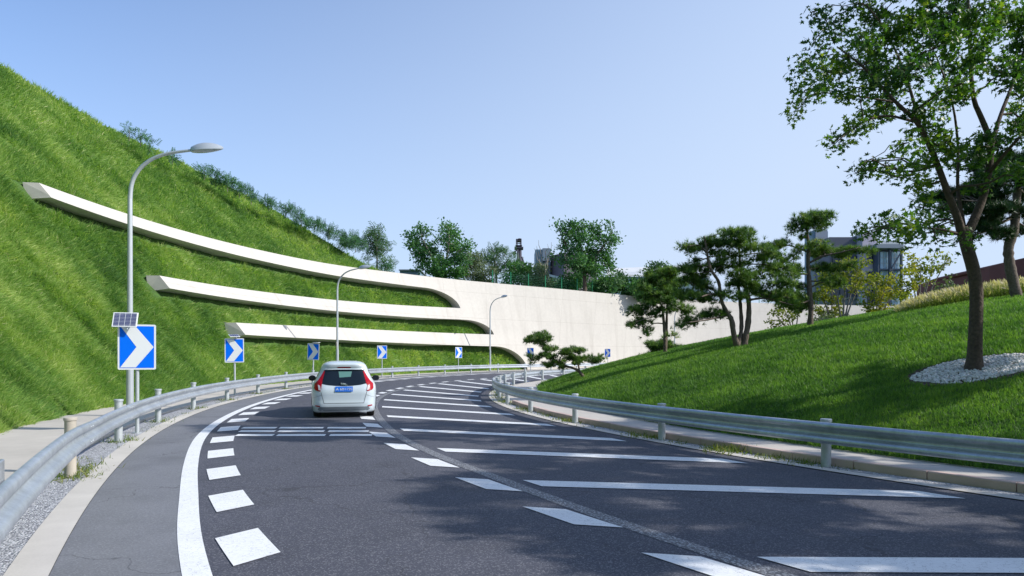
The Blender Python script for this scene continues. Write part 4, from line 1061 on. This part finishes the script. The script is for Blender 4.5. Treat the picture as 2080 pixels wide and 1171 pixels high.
# ------------------------------------------------------------------ trees and shrubs on the upper ground
def bg_tree(lab, Z, trunk, cl, m, kind, ls, dens, name='leafy_tree', cat='tree', group='trees beyond the wall', seed=1, sub=.9, bark='greybark', base_y=None, sp=2.0, tw=.05, dep=1.0, bushy=.7):
    x0, y0, r0 = trunk[0][0]
    base = W(x0, y0, Z); base.z = 8.8
    L_ = [pxl(t, Z) for t in trunk]; L_[0][0] = (base-Vector((0,0,.2)), L_[0][0][1])
    return make_tree(name, base, L_, clus(cl, Z, sp, dep, seed), m, M[bark], kind, ls*1.0, dens*(2.0 if kind == 'compound' else 5.2), lab, cat, group, sub=sub, tw=tw, sides=8, bushy=bushy)
bg_tree('bushy tree with two upright crowns beyond the wall, right of the gap in the skyline', 84, [[(905,590,.25),(903,560,.2),(900,520,.14)], [(903,560,.15),(875,520,.12),(855,480,.06)], [(903,550,.15),(912,500,.1),(912,465,.05)], [(905,540,.1),(930,510,.07),(950,500,.03)]],
        [(856,462,8,7),(862,474,12,9),(832,482,13,7),(845,490,16,10),(835,500,14,8),(858,500,18,12),(850,515,16,10),(868,520,16,12),(858,535,14,8),(880,505,14,12),(885,530,18,12),(872,545,18,9),(905,460,9,6),(918,468,14,8),(905,475,12,9),(925,478,12,8),(912,490,14,10),(928,500,14,9),(912,510,16,12),(935,512,12,8),(950,500,12,6),(956,498,6,4),(920,530,20,14),(900,548,22,10),(930,550,18,10),(940,528,12,8),(890,488,10,8),(888,555,20,8),(915,562,25,7)],
        M['locust'], 'leaf', .34, 22, seed=11)
bg_tree('dark big-leaved tree with a loose domed crown left of the iron tower', 92, [[(1010,600,.2),(1008,560,.15),(1005,530,.1)], [(1008,560,.1),(1030,530,.05)]],
        [(1000,508,14,6),(1012,514,16,8),(990,520,14,8),(1025,520,14,8),(1038,530,12,8),(1005,530,20,9),(1030,545,16,9),(985,535,14,8),(975,525,12,7),(1042,542,8,7),(1015,548,20,8)], M['walnut'], 'compound', .9, 7, seed=12)
bg_tree('pale grey-green bush beyond the wall, left of the domed tree', 86, [[(965,600,.1),(965,560,.06)]], [(950,528,14,9),(965,525,16,8),(975,540,18,12),(950,545,18,12),(940,555,16,10),(965,560,22,12),(990,560,18,12),(1000,575,18,8),(980,575,22,8),(1005,548,12,8)], M['olive'], 'leaf', .24, 34, 'shrub', 'shrub', seed=13, bark='greybark')
bg_tree('bright green bush under the iron tower', 86, [[(1055,605,.1),(1055,570,.06)]], [(1045,545,12,8),(1060,542,14,8),(1075,548,12,8),(1050,558,16,10),(1070,565,16,10),(1040,572,14,10),(1060,580,18,9),(1035,560,10,8),(1030,582,14,7)], M['locust'], 'leaf', .36, 22, 'shrub', 'shrub', seed=14)
bg_tree('grey-green cone-shaped bush in front of the brown building', 85, [[(1096,612,.1),(1096,580,.06)]], [(1096,544,12,6),(1096,554,17,8),(1094,566,20,9),(1098,578,20,9),(1095,590,20,8),(1080,570,10,10),(1112,572,8,10)], M['olive'], 'leaf', .22, 44, 'shrub', 'shrub', seed=15)
bg_tree('broad-crowned tree with a visible dark trunk left of the white shed roof', 82, [[(1188,608,.30),(1188,590,.26),(1187,560,.22),(1187,545,.2)], [(1187,548,.15),(1160,520,.1),(1145,490,.06),(1132,460,.03)], [(1187,548,.16),(1182,510,.1),(1175,470,.05)], [(1187,545,.15),(1210,520,.1),(1235,490,.06),(1245,465,.03)], [(1187,550,.1),(1215,545,.06),(1240,535,.03)]],
        [(1133,456,8,5),(1142,465,10,7),(1152,475,12,8),(1160,460,8,6),(1172,458,13,8),(1185,465,14,10),(1200,460,12,8),(1170,478,16,10),(1190,485,16,10),(1208,475,12,9),(1215,490,12,10),(1240,462,8,7),(1246,478,9,8),(1238,492,12,9),(1228,505,14,9),(1150,495,14,9),(1165,505,16,10),(1185,512,18,10),(1205,510,14,9),(1220,520,16,9),(1170,528,18,9),(1200,532,20,10),(1230,535,14,8),(1155,535,12,6),(1140,530,12,6),(1120,520,7,5),(1215,550,20,9),(1240,548,10,6),(1198,555,14,8),(1175,545,16,7),(1150,518,10,6)],
        M['locust'], 'leaf', .34, 24, bark='bark', seed=16)
for i, (x, y, lb, m) in enumerate([(1140,590,'low bush behind the green fence posts, left of the broad-crowned tree','walnut'), (1165,575,'low dark bush just left of the broad tree trunk','locust'), (1218,585,'light green bush right of the broad tree trunk','yellowgreen'), (1250,575,'leafy bush below the left end of the white shed roof','walnut'), (1285,585,'dark bush behind the green mesh fence','locust'), (1320,590,'dark bush between the fence and the slim pine','locust')]):
    z = 84-1.0*i*0; y += 4*0
    c = [(x-14, y-4, 14, 10), (x+8, y-10, 14, 10), (x+16, y+6, 14, 10), (x-6, y+8, 18, 9), (x+2, y-2, 14, 10)]
    bg_tree(lb, 86, [[(x, y+25, .08), (x, y, .05)]], c, M['yellow'] if m == 'never' else M['locust' if m == 'yellowgreen' else m], 'leaf', .36, 26, 'shrub', 'shrub', seed=20+i)
bg_tree('feathery tree rising behind the slim pine', 88, [[(1336,615,.15),(1336,570,.1)]], [(1330,540,14,6),(1345,545,14,7),(1318,552,14,8),(1355,555,12,8),(1335,560,20,10),(1320,575,16,10),(1350,575,18,10)], M['walnut'], 'leaf', .34, 20, seed=31)
# seedlings along the crest of the bank
ridge = [(262,262,46,5,9),(285,276,47,7,7),(303,290,47,5,6),(350,316,49,6,4),(415,345,51,10,7),(438,355,52,12,9),(462,368,52,14,8),(486,380,53,12,8),(510,392,53,10,9),(545,408,55,14,7),(580,420,56,16,8),(612,440,57,15,9),(640,452,58,16,7),(668,466,59,14,7),(700,480,60,20,12),(722,486,61,16,12)]
for i, (x, y, Z, a, b) in enumerate(ridge):
    base = W(x, y+b*1.5, Z); lm = [[(base-Vector((0,0,.4)), .03), (W(x, y, Z), .015)]]
    w1 = ['tall lone', 'leaning', 'small', 'tiny', 'spreading', 'round', 'wide', 'dense', 'pointed', 'low', 'bushy', 'tufted', 'flat-topped', 'loose', 'large ragged', 'dark thick'][i]
    make_tree('ridge_sapling', base, lm, clus([(x-a*.5, y+b*.3, a*.7, b*.7), (x+a*.6, y+b*.8, a*.8, b*.7), (x, y-b*.3, a*.5, b*.6), (x+a*.1, y+b, a*1.1, b*.7)], Z, .6, 1.0, 40+i), M['ridge'], M['greybark'], 'compound', .50, 48,
              '%s green sapling, %s from the left along the crest of the grass bank' % (w1, ['first','second','third','fourth','fifth','sixth','seventh','eighth','ninth','tenth','eleventh','twelfth','thirteenth','fourteenth','fifteenth','sixteenth'][i]), 'sapling', 'saplings along the crest of the bank', sub=.3, tw=.012, bushy=.6)
bg_tree('big-leaved young tree standing up from the right end of the bank crest', 63, [[(766,560,.09),(766,530,.07),(765,500,.05),(763,475,.03)], [(766,520,.04),(775,500,.02)]], [(758,468,9,4),(768,474,12,6),(752,480,10,6),(764,486,16,7),(780,490,8,7),(748,494,10,7),(770,500,16,7),(785,508,5,4),(758,508,14,7),(776,516,10,7),(760,522,10,5),(790,530,6,8),(780,535,8,6)], M['walnut'], 'compound', .75, 16, group='trees beyond the wall', seed=60, sub=.5, tw=.02, bark='greybark', sp=.8)
bg_tree('thin bushy sapling where the bank meets the wall top', 62, [[(785,562,.04),(785,545,.02)]], [(775,538,12,8),(790,545,8,8),(783,552,14,7)], M['ridge'], 'compound', .55, 18, 'ridge_sapling', 'sapling', 'saplings along the crest of the bank', seed=61, sub=.3, tw=.012, sp=.5)
# bare twiggy tree behind the teal tower
tb = empty('bare_tree', W(1105, 560, 108), 0, 'thin leafless tree above the teal tower block', 'tree'); mb = MB(); b0 = W(1105, 560, 108)
for (x, y) in ((1090,500),(1094,488),(1112,496),(1120,492),(1126,500),(1085,505)):
    mb.tube([p-b0 for p in limb(b0, W(x, y, 108), .03, 7, .05, x)], np.linspace(.12, .02, 8).tolist(), 4)
mb.build('trunk', M['greybark'], tb)

# green posts and mesh fence on top of the wall
fe = empty('mesh_fence', (0,0,0), 0, 'green wire mesh fence with posts on top of the white wall', 'fence')
fp = None
fx = [(1046,), (1121,), (1155,), (1189,), (1223,), (1254,), (1285,), (1318,), (1350,), (1385,)]
FR = []
for k in range(22):
    p = 50.5+k*2.55; q = Vector(P(p, float(RF(p, 9))+1.9, 8.85)); FR.append(q)
    if fp is None:
        mb = MB(); mb.tube([(0,0,0),(0,0,1.75)], .05, 8); mb.tube([(0,0,1.75),(0,0,1.78)], .06, 8); fp = mb.build('post', M['fencegreen'], fe); c = fp
    else: c = fp.copy(); COL.objects.link(c); c.parent = fe
    c.location = q
mb = MB()
for a, b in zip(FR[:-1], FR[1:]):
    for z in np.arange(.1, 1.7, .2): mb.tube([a+Vector((0,0,z)), b+Vector((0,0,z))], .004, 3, False)
    for u in np.arange(.04, 1, .075): q = a.lerp(b, u); mb.tube([q+Vector((0,0,.1)), q+Vector((0,0,1.7))], .003, 3, False)
mb.build('wire_mesh', M['fencegreen'], fe)

# ------------------------------------------------------------------ buildings far behind
M['bdark'] = mat('dark_cladding', (.075, .085, .13), .5, noise=[(.2, .1, 3)]); M['blilac'] = mat('lilac_render', (.46, .42, .50), .7, noise=[(.3, .08, 3)])
M['bglass'] = mat('facade_glass', (.38, .56, .70), .15, 0); M['bglass2'] = mat('dark_window', (.02, .035, .06), .12); M['bframe'] = mat('steel_frame', (.05, .07, .11), .5)
M['bteal'] = mat('teal_cladding', (.15, .24, .33), .5, noise=[(.3, .1, 2)]); M['bbrown'] = mat('brown_cladding', (.14, .11, .15), .6, noise=[(.3, .1, 2)]); M['bwhite'] = mat('white_roof', (.50, .52, .54), .6, noise=[(.1, .06, 2)])
M['iron'] = mat('old_iron', (.06, .055, .085), .7, noise=[(.4, .2, 3)]); M['bgrey'] = mat('grey_cladding', (.22, .26, .32), .6, noise=[(.3, .08, 2)])
def gbox(x0, x1, y0, y1, Z, dep, name, m, par, bv=.0):
    """box whose front at depth Z spans those reference pixels; sits on what y1 gives"""
    a = W(x0, y1, Z); b = W(x1, y0, Z); mb = MB()
    mb.box(((a.x+b.x)/2, Z+dep/2, (a.z+b.z)/2), (b.x-a.x, dep, b.z-a.z)); return mb.build(name, m, par)
ZB = 118
bd = empty('office_building', W(1750, 720, ZB), 0, 'grey and dark building with a glazed stair tower behind the yellowing trees', 'building'); bd.location = (0,0,0)
gbox(1685, 1752, 482, 668, ZB+6, 6, 'wall', M['bdark'], bd)
gbox(1752, 1782, 474, 668, ZB+4, 6, 'wall', M['blilac'], bd)
gbox(1782, 1834, 502, 668, ZB+2.5, 7, 'stair_core', M['bdark'], bd)
gbox(1781, 1836, 496, 504, ZB+.5, 7, 'roof_edge', M['bgrey'], bd)
for k in range(5): gbox(1790, 1828, 489.0+1.6*k, 489.8+1.6*k, ZB+1+2*k, .25, 'roof_rail', M['bwhite'], bd)
gbox(1648, 1682, 470, 668, ZB+13, 3, 'tower_block', M['bteal'], bd)
gbox(1657, 1681, 466, 486, ZB+12.6, 2, 'tower_cap', M['bgrey'], bd)
for r in range(4):
    y0 = 512+38*r
    for c_ in range(2):
        x0 = 1789+22.5*c_; g_ = gbox(x0, x0+19.5, y0, y0+34, ZB+2.2, .2, 'stair_window', M['bglass'], bd)
        for q in range(1, 3): gbox(x0+19.5*q/3-.3, x0+19.5*q/3+.3, y0, y0+34, ZB+2.05, .12, 'mullion', M['bwhite'], g_)
        for q in range(1, 3): gbox(x0, x0+19.5, y0+34*q/3-.3, y0+34*q/3+.3, ZB+2.0, .12, 'transom', M['bwhite'], g_)
    gbox(1784, 1834, y0+34.6, y0+37.4, ZB+1.4, 1.0, 'steel_beam', M['bframe'], bd)
for x in (1785, 1808.5, 1832.5): gbox(x-1.3, x+1.3, 506, 668, ZB+1.2, .5, 'steel_column', M['bframe'], bd)
for r in range(2):
    mb = MB(); y0 = 512+38*r; A = W(1811, y0+34 if r == 0 else y0, ZB+1.0); B = W(1831, y0 if r == 0 else y0+34, ZB+1.0); mb.tube([A, B], .14, 6); mb.build('brace', M['bframe'], bd)
for r, y0 in enumerate((506, 552, 586, 618)):
    for x0 in (1763, 1771.5):
        gbox(x0, x0+5.5, y0, y0+30, ZB+3.8, .3, 'window', M['bglass2'], bd)
for r in range(4):
    for c_ in range(4): gbox(1692+15*c_, 1702+15*c_, 520+34*r, 542+34*r, ZB+5.8, .3, 'window', M['bglass2'], bd)
gbox(1690, 1795, 640, 668, ZB-8, 4, 'terrace_wall', M['bgrey'], bd)
mb = MB(); 
for x in range(1692, 1794, 6): A = W(x, 640, ZB-8); mb.tube([A, A+Vector((0,0,1.0))], .04, 4)
mb.tube([W(1690,628,ZB-8), W(1795,628,ZB-8)], .05, 4); mb.build('terrace_railing', M['bwhite'], bd)
ZC = 150
b2 = empty('mill_building', (0,0,0), 0, 'brown and teal industrial building between the iron tower and the broad tree', 'building')
gbox(1087.5, 1102, 507, 535, ZC, 8, 'tower_upper', M['bteal'], b2); gbox(1102, 1118, 504.5, 530, ZC-.5, 9, 'tower_side', M['bgrey'], b2)
tl = gbox(1088.5, 1118, 532, 600, ZC+.5, 8, 'tower_lower', M['bteal'], b2)
for k in range(5): gbox(1091+5.4*k, 1095.5+5.4*k, 538, 566, ZC+.3, .3, 'window', M['bglass2'], b2)
a0, a1, a2, a3 = W(1118,520,ZC+2), W(1146,514,ZC-6), W(1213,520,ZC-4), W(1213,520,ZC+20)
mb = MB(); zb = 6
vv = [(a0.x,a0.y,zb),(a1.x,a1.y,zb),(a2.x,a2.y,zb),(a3.x,a3.y,zb),a0[:],a1[:],a2[:],a3[:]]
mb.add(vv, [(0,1,5,4),(1,2,6,5),(2,3,7,6),(3,0,4,7),(4,5,6,7)]); mb.build('main_hall', M['bbrown'], b2)
for k in range(5):
    t0, t1 = .28+.14*k, .36+.14*k; p0 = a0.lerp(a1, t0); p1 = a0.lerp(a1, t1); nrm_ = Vector((-(a1-a0).y, (a1-a0).x, 0)).normalized()*-.15
    if nrm_.y > 0: nrm_ = -nrm_
    zt = 6+.62*(a0.z-6); zl = 6+.28*(a0.z-6)
    mb = MB(); mb.add([(p0.x+nrm_.x,p0.y+nrm_.y,zl),(p1.x+nrm_.x,p1.y+nrm_.y,zl),(p1.x+nrm_.x,p1.y+nrm_.y,zt),(p0.x+nrm_.x,p0.y+nrm_.y,zt)], [(0,1,2,3)]); mb.build('window', M['bglass2'], b2)
gbox(1073, 1080, 534, 560, ZC+10, 5, 'stair_head', M['bbrown'], b2)
b3 = empty('canopy_shed', (0,0,0), 0, 'low white canopy roof below the brown building', 'shed')
A, B = W(1115, 557, 112), W(1150, 566, 106); mb = MB(); mb.add([A[:], B[:], (B+Vector((4,14,0)))[:], (A+Vector((4,14,0)))[:], (A-Vector((0,0,.35)))[:], (B-Vector((0,0,.35)))[:], (B+Vector((4,14,-.35)))[:], (A+Vector((4,14,-.35)))[:]], [(0,3,2,1),(4,5,6,7),(0,1,5,4),(1,2,6,5),(2,3,7,6),(3,0,4,7)]); mb.build('roof', M['bwhite'], b3)
for u in (0.02,.5,.98): q = A.lerp(B, u); mb = MB(); mb.tube([(q.x, q.y+.4, q.z-.3), (q.x, q.y+.4, 8)], .1, 6); mb.build('column', M['bgrey'], b3)
b4 = empty('factory_hall', (0,0,0), 0, 'long white factory roof right of the broad tree', 'building')
ZD = 165
A, B, C_, D4 = W(1232, 546, ZD), W(1440, 537, ZD+30), W(1440, 560, ZD), W(1232, 558, ZD-6)
mb = MB(); mb.add([D4[:], C_[:], B[:], A[:], (D4.x,D4.y,D4.z-.4), (C_.x,C_.y,C_.z-.4), (B.x,B.y,B.z-.4), (A.x,A.y,A.z-.4)], [(0,1,2,3),(4,7,6,5),(0,4,5,1),(1,5,6,2),(2,6,7,3),(3,7,4,0)]); mb.build('roof', M['bwhite'], b4)
mb = MB(); mb.add([(D4.x,D4.y+.6,D4.z-.4),(C_.x,C_.y+.6,C_.z-.4),(C_.x,C_.y+.6,4),(D4.x,D4.y+.6,4)], [(3,2,1,0)]); mb.build('wall', M['bteal'], b4)
b5 = empty('low_pavilion', (0,0,0), 0, 'low grey roof in front of the upright bushy tree', 'building'); gbox(812, 852, 549, 575, 92, 10, 'wall', M['bteal'], b5); gbox(810, 854, 547.5, 549.5, 91.6, 11, 'roof', M['bgrey'], b5)
# blast furnace tower
ZF = 260
bf_ = empty('iron_tower', (0,0,0), 0, 'dark iron blast furnace tower with an open frame on top, far behind', 'tower')
def cyl(x, y0, y1, r0, r1, nm, dx=0):
    mb = MB(); a = W(x, y1, ZF); b = W(x+dx, y0, ZF); mb.tube([a, b], [r1/FPX*ZF, r0/FPX*ZF], 14); return mb.build(nm, M['iron'], bf_)
cyl(1055, 503, 530, 4.4, 5.0, 'stack'); cyl(1056, 528, 560, 5, 11, 'furnace_shell'); cyl(1045, 512, 517, 3.6, 3.6, 'dust_catcher'); 
mb = MB(); mb.tube([W(1044,513,ZF-3), W(1051,508,ZF-3), W(1052,520,ZF-3), W(1050,540,ZF-3), W(1046,560,ZF-3)], 2.0/FPX*ZF, 8); mb.build('downcomer_pipe', M['iron'], bf_)
mb = MB(); mb.tube([W(1060,522,ZF-4), W(1064,534,ZF-4), W(1072,550,ZF-4)], 1.6/FPX*ZF, 8); mb.build('gas_pipe', M['iron'], bf_)
gbox(1045, 1063, 501.5, 504.5, ZF-2, 5, 'platform', M['iron'], bf_); gbox(1047, 1060.5, 498, 499, ZF-1, 4, 'platform', M['iron'], bf_)
mb = MB()
for (x, dz) in ((1048.8,0),(1058.8,0),(1050.8,5),(1056.8,5)): mb.tube([W(x, 503, ZF+dz), W(x, 487 if x > 1053 else 491, ZF+dz)], .17, 5)
mb.tube([W(1048.8,491,ZF), W(1053,485.5,ZF)], .2, 5); mb.tube([W(1053,485.5,ZF), W(1058.8,486,ZF)], .25, 5); mb.tube([W(1048.8,495,ZF), W(1058.8,495,ZF)], .17, 5); mb.build('top_frame', M['iron'], bf_)
gbox(1048, 1059.5, 485.5, 489.5, ZF+.5, 4, 'hoist_roof', M['iron'], bf_)
# rust-red curved roof at the right
rc = empty('rust_pavilion', (0,0,0), 0, 'dark rust-red curved building edge behind the plume grass at the right', 'building')
cols_ = [(1975,558),(1990,551),(2010,543),(2035,535),(2060,529),(2090,522),(2130,515)]
v = []; 
for i, (x, y) in enumerate(cols_):
    Z = 46-1.2*i; t_ = W(x, y, Z); v += [t_[:], (t_.x, t_.y, 2), (t_.x+1, t_.y+8, t_.z), (t_.x+1, t_.y+8, 2)]
n = len(cols_); f = [(4*i, 4*i+1, 4*i+5, 4*i+4) for i in range(n-1)]+[(4*i, 4*i+4, 4*i+6, 4*i+2) for i in range(n-1)]+[(4*i+2, 4*i+6, 4*i+7, 4*i+3) for i in range(n-1)]+[(0,2,3,1)]
mesh('wall', v, f, M['corten'], rc)

# ------------------------------------------------------------------ yellowing shrubs beyond the lawn crest
def ytree(lb, x, y, Z, stems, cl, seed, m='yellow', ls=.17, dens=42):
    base = W(x, y, Z); L_ = []
    for (sx, sy) in stems: L_.append([(base-Vector((0,0,.3)), .06), (W(x+(sx-x)*.35, y+(sy-y)*.45, Z), .045), (W(sx, sy, Z), .015)])
    return make_tree('young_tree', base, L_, clus([(x_, y_, a*1.3, b*1.25) for x_, y_, a, b in cl], Z, 1.0, .9, seed), M[m], M['greybark'], 'leaf', ls*1.15, dens*4.0, lb, 'tree', 'yellowing young trees beyond the lawn', sub=.32, tw=.012, bushy=.45, sides=6)
ytree('sparse young tree with yellow-green leaves low left of the tall pine', 1615, 690, 42, [(1575,640),(1590,620),(1605,630),(1625,615)], [(1578,636,10,8),(1592,625,12,9),(1602,645,12,10),(1618,630,12,10),(1588,660,10,8),(1610,670,12,8),(1570,655,8,6),(1598,608,8,6)], 71)
ytree('bushy yellowing tree right of the tall pine trunk', 1690, 672, 40, [(1665,580),(1690,570),(1705,600),(1680,620),(1672,640)], [(1668,575,12,10),(1660,600,12,10),(1685,585,14,10),(1700,572,12,8),(1675,610,14,10),(1695,610,14,10),(1665,632,12,10),(1688,636,14,8),(1680,652,16,8),(1705,650,12,8),(1655,655,10,8),(1702,630,10,8),(1680,560,12,8)], 72)
ytree('multi-stemmed young tree with bare lower forks in front of the dark wall', 1712, 664, 39, [(1690,560),(1720,545),(1740,560),(1715,590),(1750,575)], [(1690,550,14,10),(1712,545,14,10),(1735,548,14,10),(1725,565,14,10),(1748,570,12,9),(1705,570,12,8),(1762,560,10,8),(1740,590,12,9),(1728,532,12,8),(1755,530,8,6)], 73)
ytree('yellow-green tree in front of the glazed stair tower', 1782, 656, 41, [(1760,580),(1780,570),(1800,575),(1820,590),(1790,600)], [(1762,575,14,9),(1780,562,12,9),(1800,570,14,9),(1815,585,14,10),(1770,595,14,9),(1790,592,14,9),(1810,605,14,9),(1765,618,14,10),(1785,615,12,9),(1800,626,12,8),(1825,600,10,8),(1762,638,12,7),(1780,640,12,6)], 74, dens=46)
ytree('taller yellowing tree right of the stair tower against the sky', 1868, 645, 38, [(1845,545),(1870,540),(1900,530),(1925,528),(1885,560),(1835,570)], [(1842,525,9,8),(1850,542,12,9),(1838,560,12,9),(1860,560,12,8),(1875,548,10,6),(1892,530,10,6),(1888,548,10,6),(1906,540,9,6),(1922,528,8,5),(1915,520,7,4),(1930,536,6,4),(1870,575,12,7),(1850,585,14,8),(1835,600,12,8),(1880,566,8,6),(1826,580,10,8),(1855,610,10,6),(1900,550,8,5),(1866,530,6,5)], 75)
ytree('low twiggy shrub showing over the pale plume grass', 1935, 632, 37, [(1920,580),(1935,575),(1950,585),(1960,580)], [(1912,588,10,5),(1922,576,6,5),(1930,566,5,5),(1938,590,12,6),(1955,585,12,5),(1968,580,8,4),(1905,600,10,5),(1945,598,12,5)], 76, 'olive')
ytree('pale scrubby bush at the lawn crest right of the tall pine', 1668, 676, 36, [(1655,640),(1675,635),(1690,650)], [(1660,650,12,9),(1680,648,12,9),(1672,664,16,7),(1695,662,12,6),(1655,668,10,5)], 77, 'olive', .12, 70)

# ------------------------------------------------------------------ plume grass, weeds
def plume(N):
    xs = np.array([1822,1850,1900,1950,2000,2050,2100]); yb = np.array([640,632,621,612,603,594,585])
    u = rng.uniform(0, 1, N)**.9; px = 1824+u*(2110-1824); Z = 26.5+rng.uniform(-1.2, 1.4, N)
    X = (px-1040)/FPX*Z; z = lawnH(X, Z)
    Pp = np.stack([X, Z, z-.03], -1); dr = np.array([-.25, 0, 1.0])+rng.normal(size=Pp.shape)*.28
    hh = np.interp(px, [1822,1850,1900,1960,2100], [.18,.36,.50,.58,.62]); ln = hh*rng.uniform(.5, 1.15, N)
    t = .1+.35*rng.random(N)
    return Pp, frames(dr, rng.normal(size=Pp.shape), ln, np.full(N, .022)), t, dr, ln
Pp, R, t, dr, ln = plume(9000)
o = scatter('plume_grass', Pp, R, blade_v, blade_f, M['plume'], t)
tag(o, 'strip of tall ornamental grass along the crest of the lawn at the right', 'grass', kind='stuff')
sel = rng.random(len(Pp)) < .30; q = Pp[sel]+dr[sel]/np.linalg.norm(dr[sel], axis=1, keepdims=True)*(ln[sel]*.95)[:, None]
pv = [(-.5,0,0),(.5,0,0),(.9,.3,.4),(-.9,.3,.4),(0,.6,1)]; pf = [(0,1,2,3),(3,2,4)]
o = scatter('plume_heads', q, frames(dr[sel]+np.array([-.3,0,0]), rng.normal(size=q.shape), np.full(len(q), .17), np.full(len(q), .022)), pv, pf, M['plume'], rng.uniform(.75, 1, len(q)))
tag(o, 'pale feathery seed heads on the tall grass at the right crest', 'grass', kind='stuff')
def weeds(name, n, rf, p0, p1, spots, lbl, big=1.0):
    P0 = []; T = []; L_ = []
    for (p, r, m, s_) in spots:
        c = np.array(P(p, r, .0)); a = rng.normal(size=(m, 3))*np.array([.13*s_, .13*s_, 0]); P0.append(c+a); L_.append(rng.uniform(.04, .10, m)*s_*big); T.append(rng.random(m))
    X = np.concatenate(P0); ln = np.concatenate(L_); t = np.concatenate(T)
    dr = np.array([0,0,.8])+rng.normal(size=X.shape)*.6
    dr[:,2] = np.abs(dr[:,2])
    return tag(scatter(name, X, frames(dr, rng.normal(size=X.shape), ln, np.maximum(ln*.14, .006)), blade_v, blade_f, M['weed'], t), lbl, 'weeds', kind='stuff')
sp_ = []
for i in range(70):
    p = rng.uniform(-34, 8); sp_.append((p, 35.1+rng.normal()*.05, int(rng.uniform(10, 40)), rng.uniform(.5, 1.2)))
for p in [-31.6,-30.6,-28.7,-25.75,-25.0,-20,-19.5,-14.6,-13.5,-9.2,-8,-5,-2,1,3.5]: sp_.append((p+.4, 35.08, 120, 1.3))
sp_.append((-28.6, 35.08, 260, 1.7))
weeds('verge_weeds', 0, None, 0, 0, sp_, 'straggling green and yellow weeds along the inner kerb and rail posts')
sp_ = []
for i in range(90):
    p = rng.uniform(-26, 30); sp_.append((p, float(E(p))+.42+rng.normal()*.12, int(rng.uniform(6, 25)), rng.uniform(.5, 1.1)))
for p in (-25.6,-25.2,-24.6,-20.3,-15.2,-10,-5,0,5): sp_.append((p, float(E(p))+.45, 130, 1.25))
weeds('verge_weeds', 0, None, 0, 0, sp_, 'weeds growing in the gravel under the outer guardrail')

# trees standing beyond the right edge of the view, whose shade falls on the road
def shade_tree(x, y, h, r, seed, kind='pine', lb=''):
    z0 = float(lawnH(np.array(x), np.array(y))); b = Vector((x, y, z0)); rr_ = random.Random(seed)
    L_ = [[(b, .2), (b+Vector((.2,.1,h*.5)), .15), (b+Vector((-.1,.2,h*.95)), .05)]]
    cl = []
    for i in range(26):
        a = rr_.uniform(0, 2*PI); q = rr_.uniform(.1, 1)*r; hz = rr_.uniform(.42, 1)
        cl.append((b+Vector((q*math.cos(a)*(1.25-hz*.5), q*math.sin(a)*(1.25-hz*.5), h*hz)), (rr_.uniform(.5,.9), rr_.uniform(.5,.9), .22)))
    make_tree('pine_tree', b, L_, cl, M['pine'], M['pinebark'], 'needles', .2, 130, lb, 'pine tree', 'pines on the lawn mound', sub=.32, flat=1, upb=.4, tw=.02, sides=8)
for (x, y, h, r, sd_) in [(10.9,8.2,6.6,2.6,1),(9.9,4.6,6.6,2.5,2),(14.5,11.0,7.6,2.9,4),(13.5,6.2,8.6,2.7,6)]:
    shade_tree(x, y, h, r, sd_, lb='%s pine on the lawn just beyond the right edge, shading the road' % {1:'near layered',2:'nearest low',4:'farther broad',6:'tallest rear'}[sd_])
#@@END
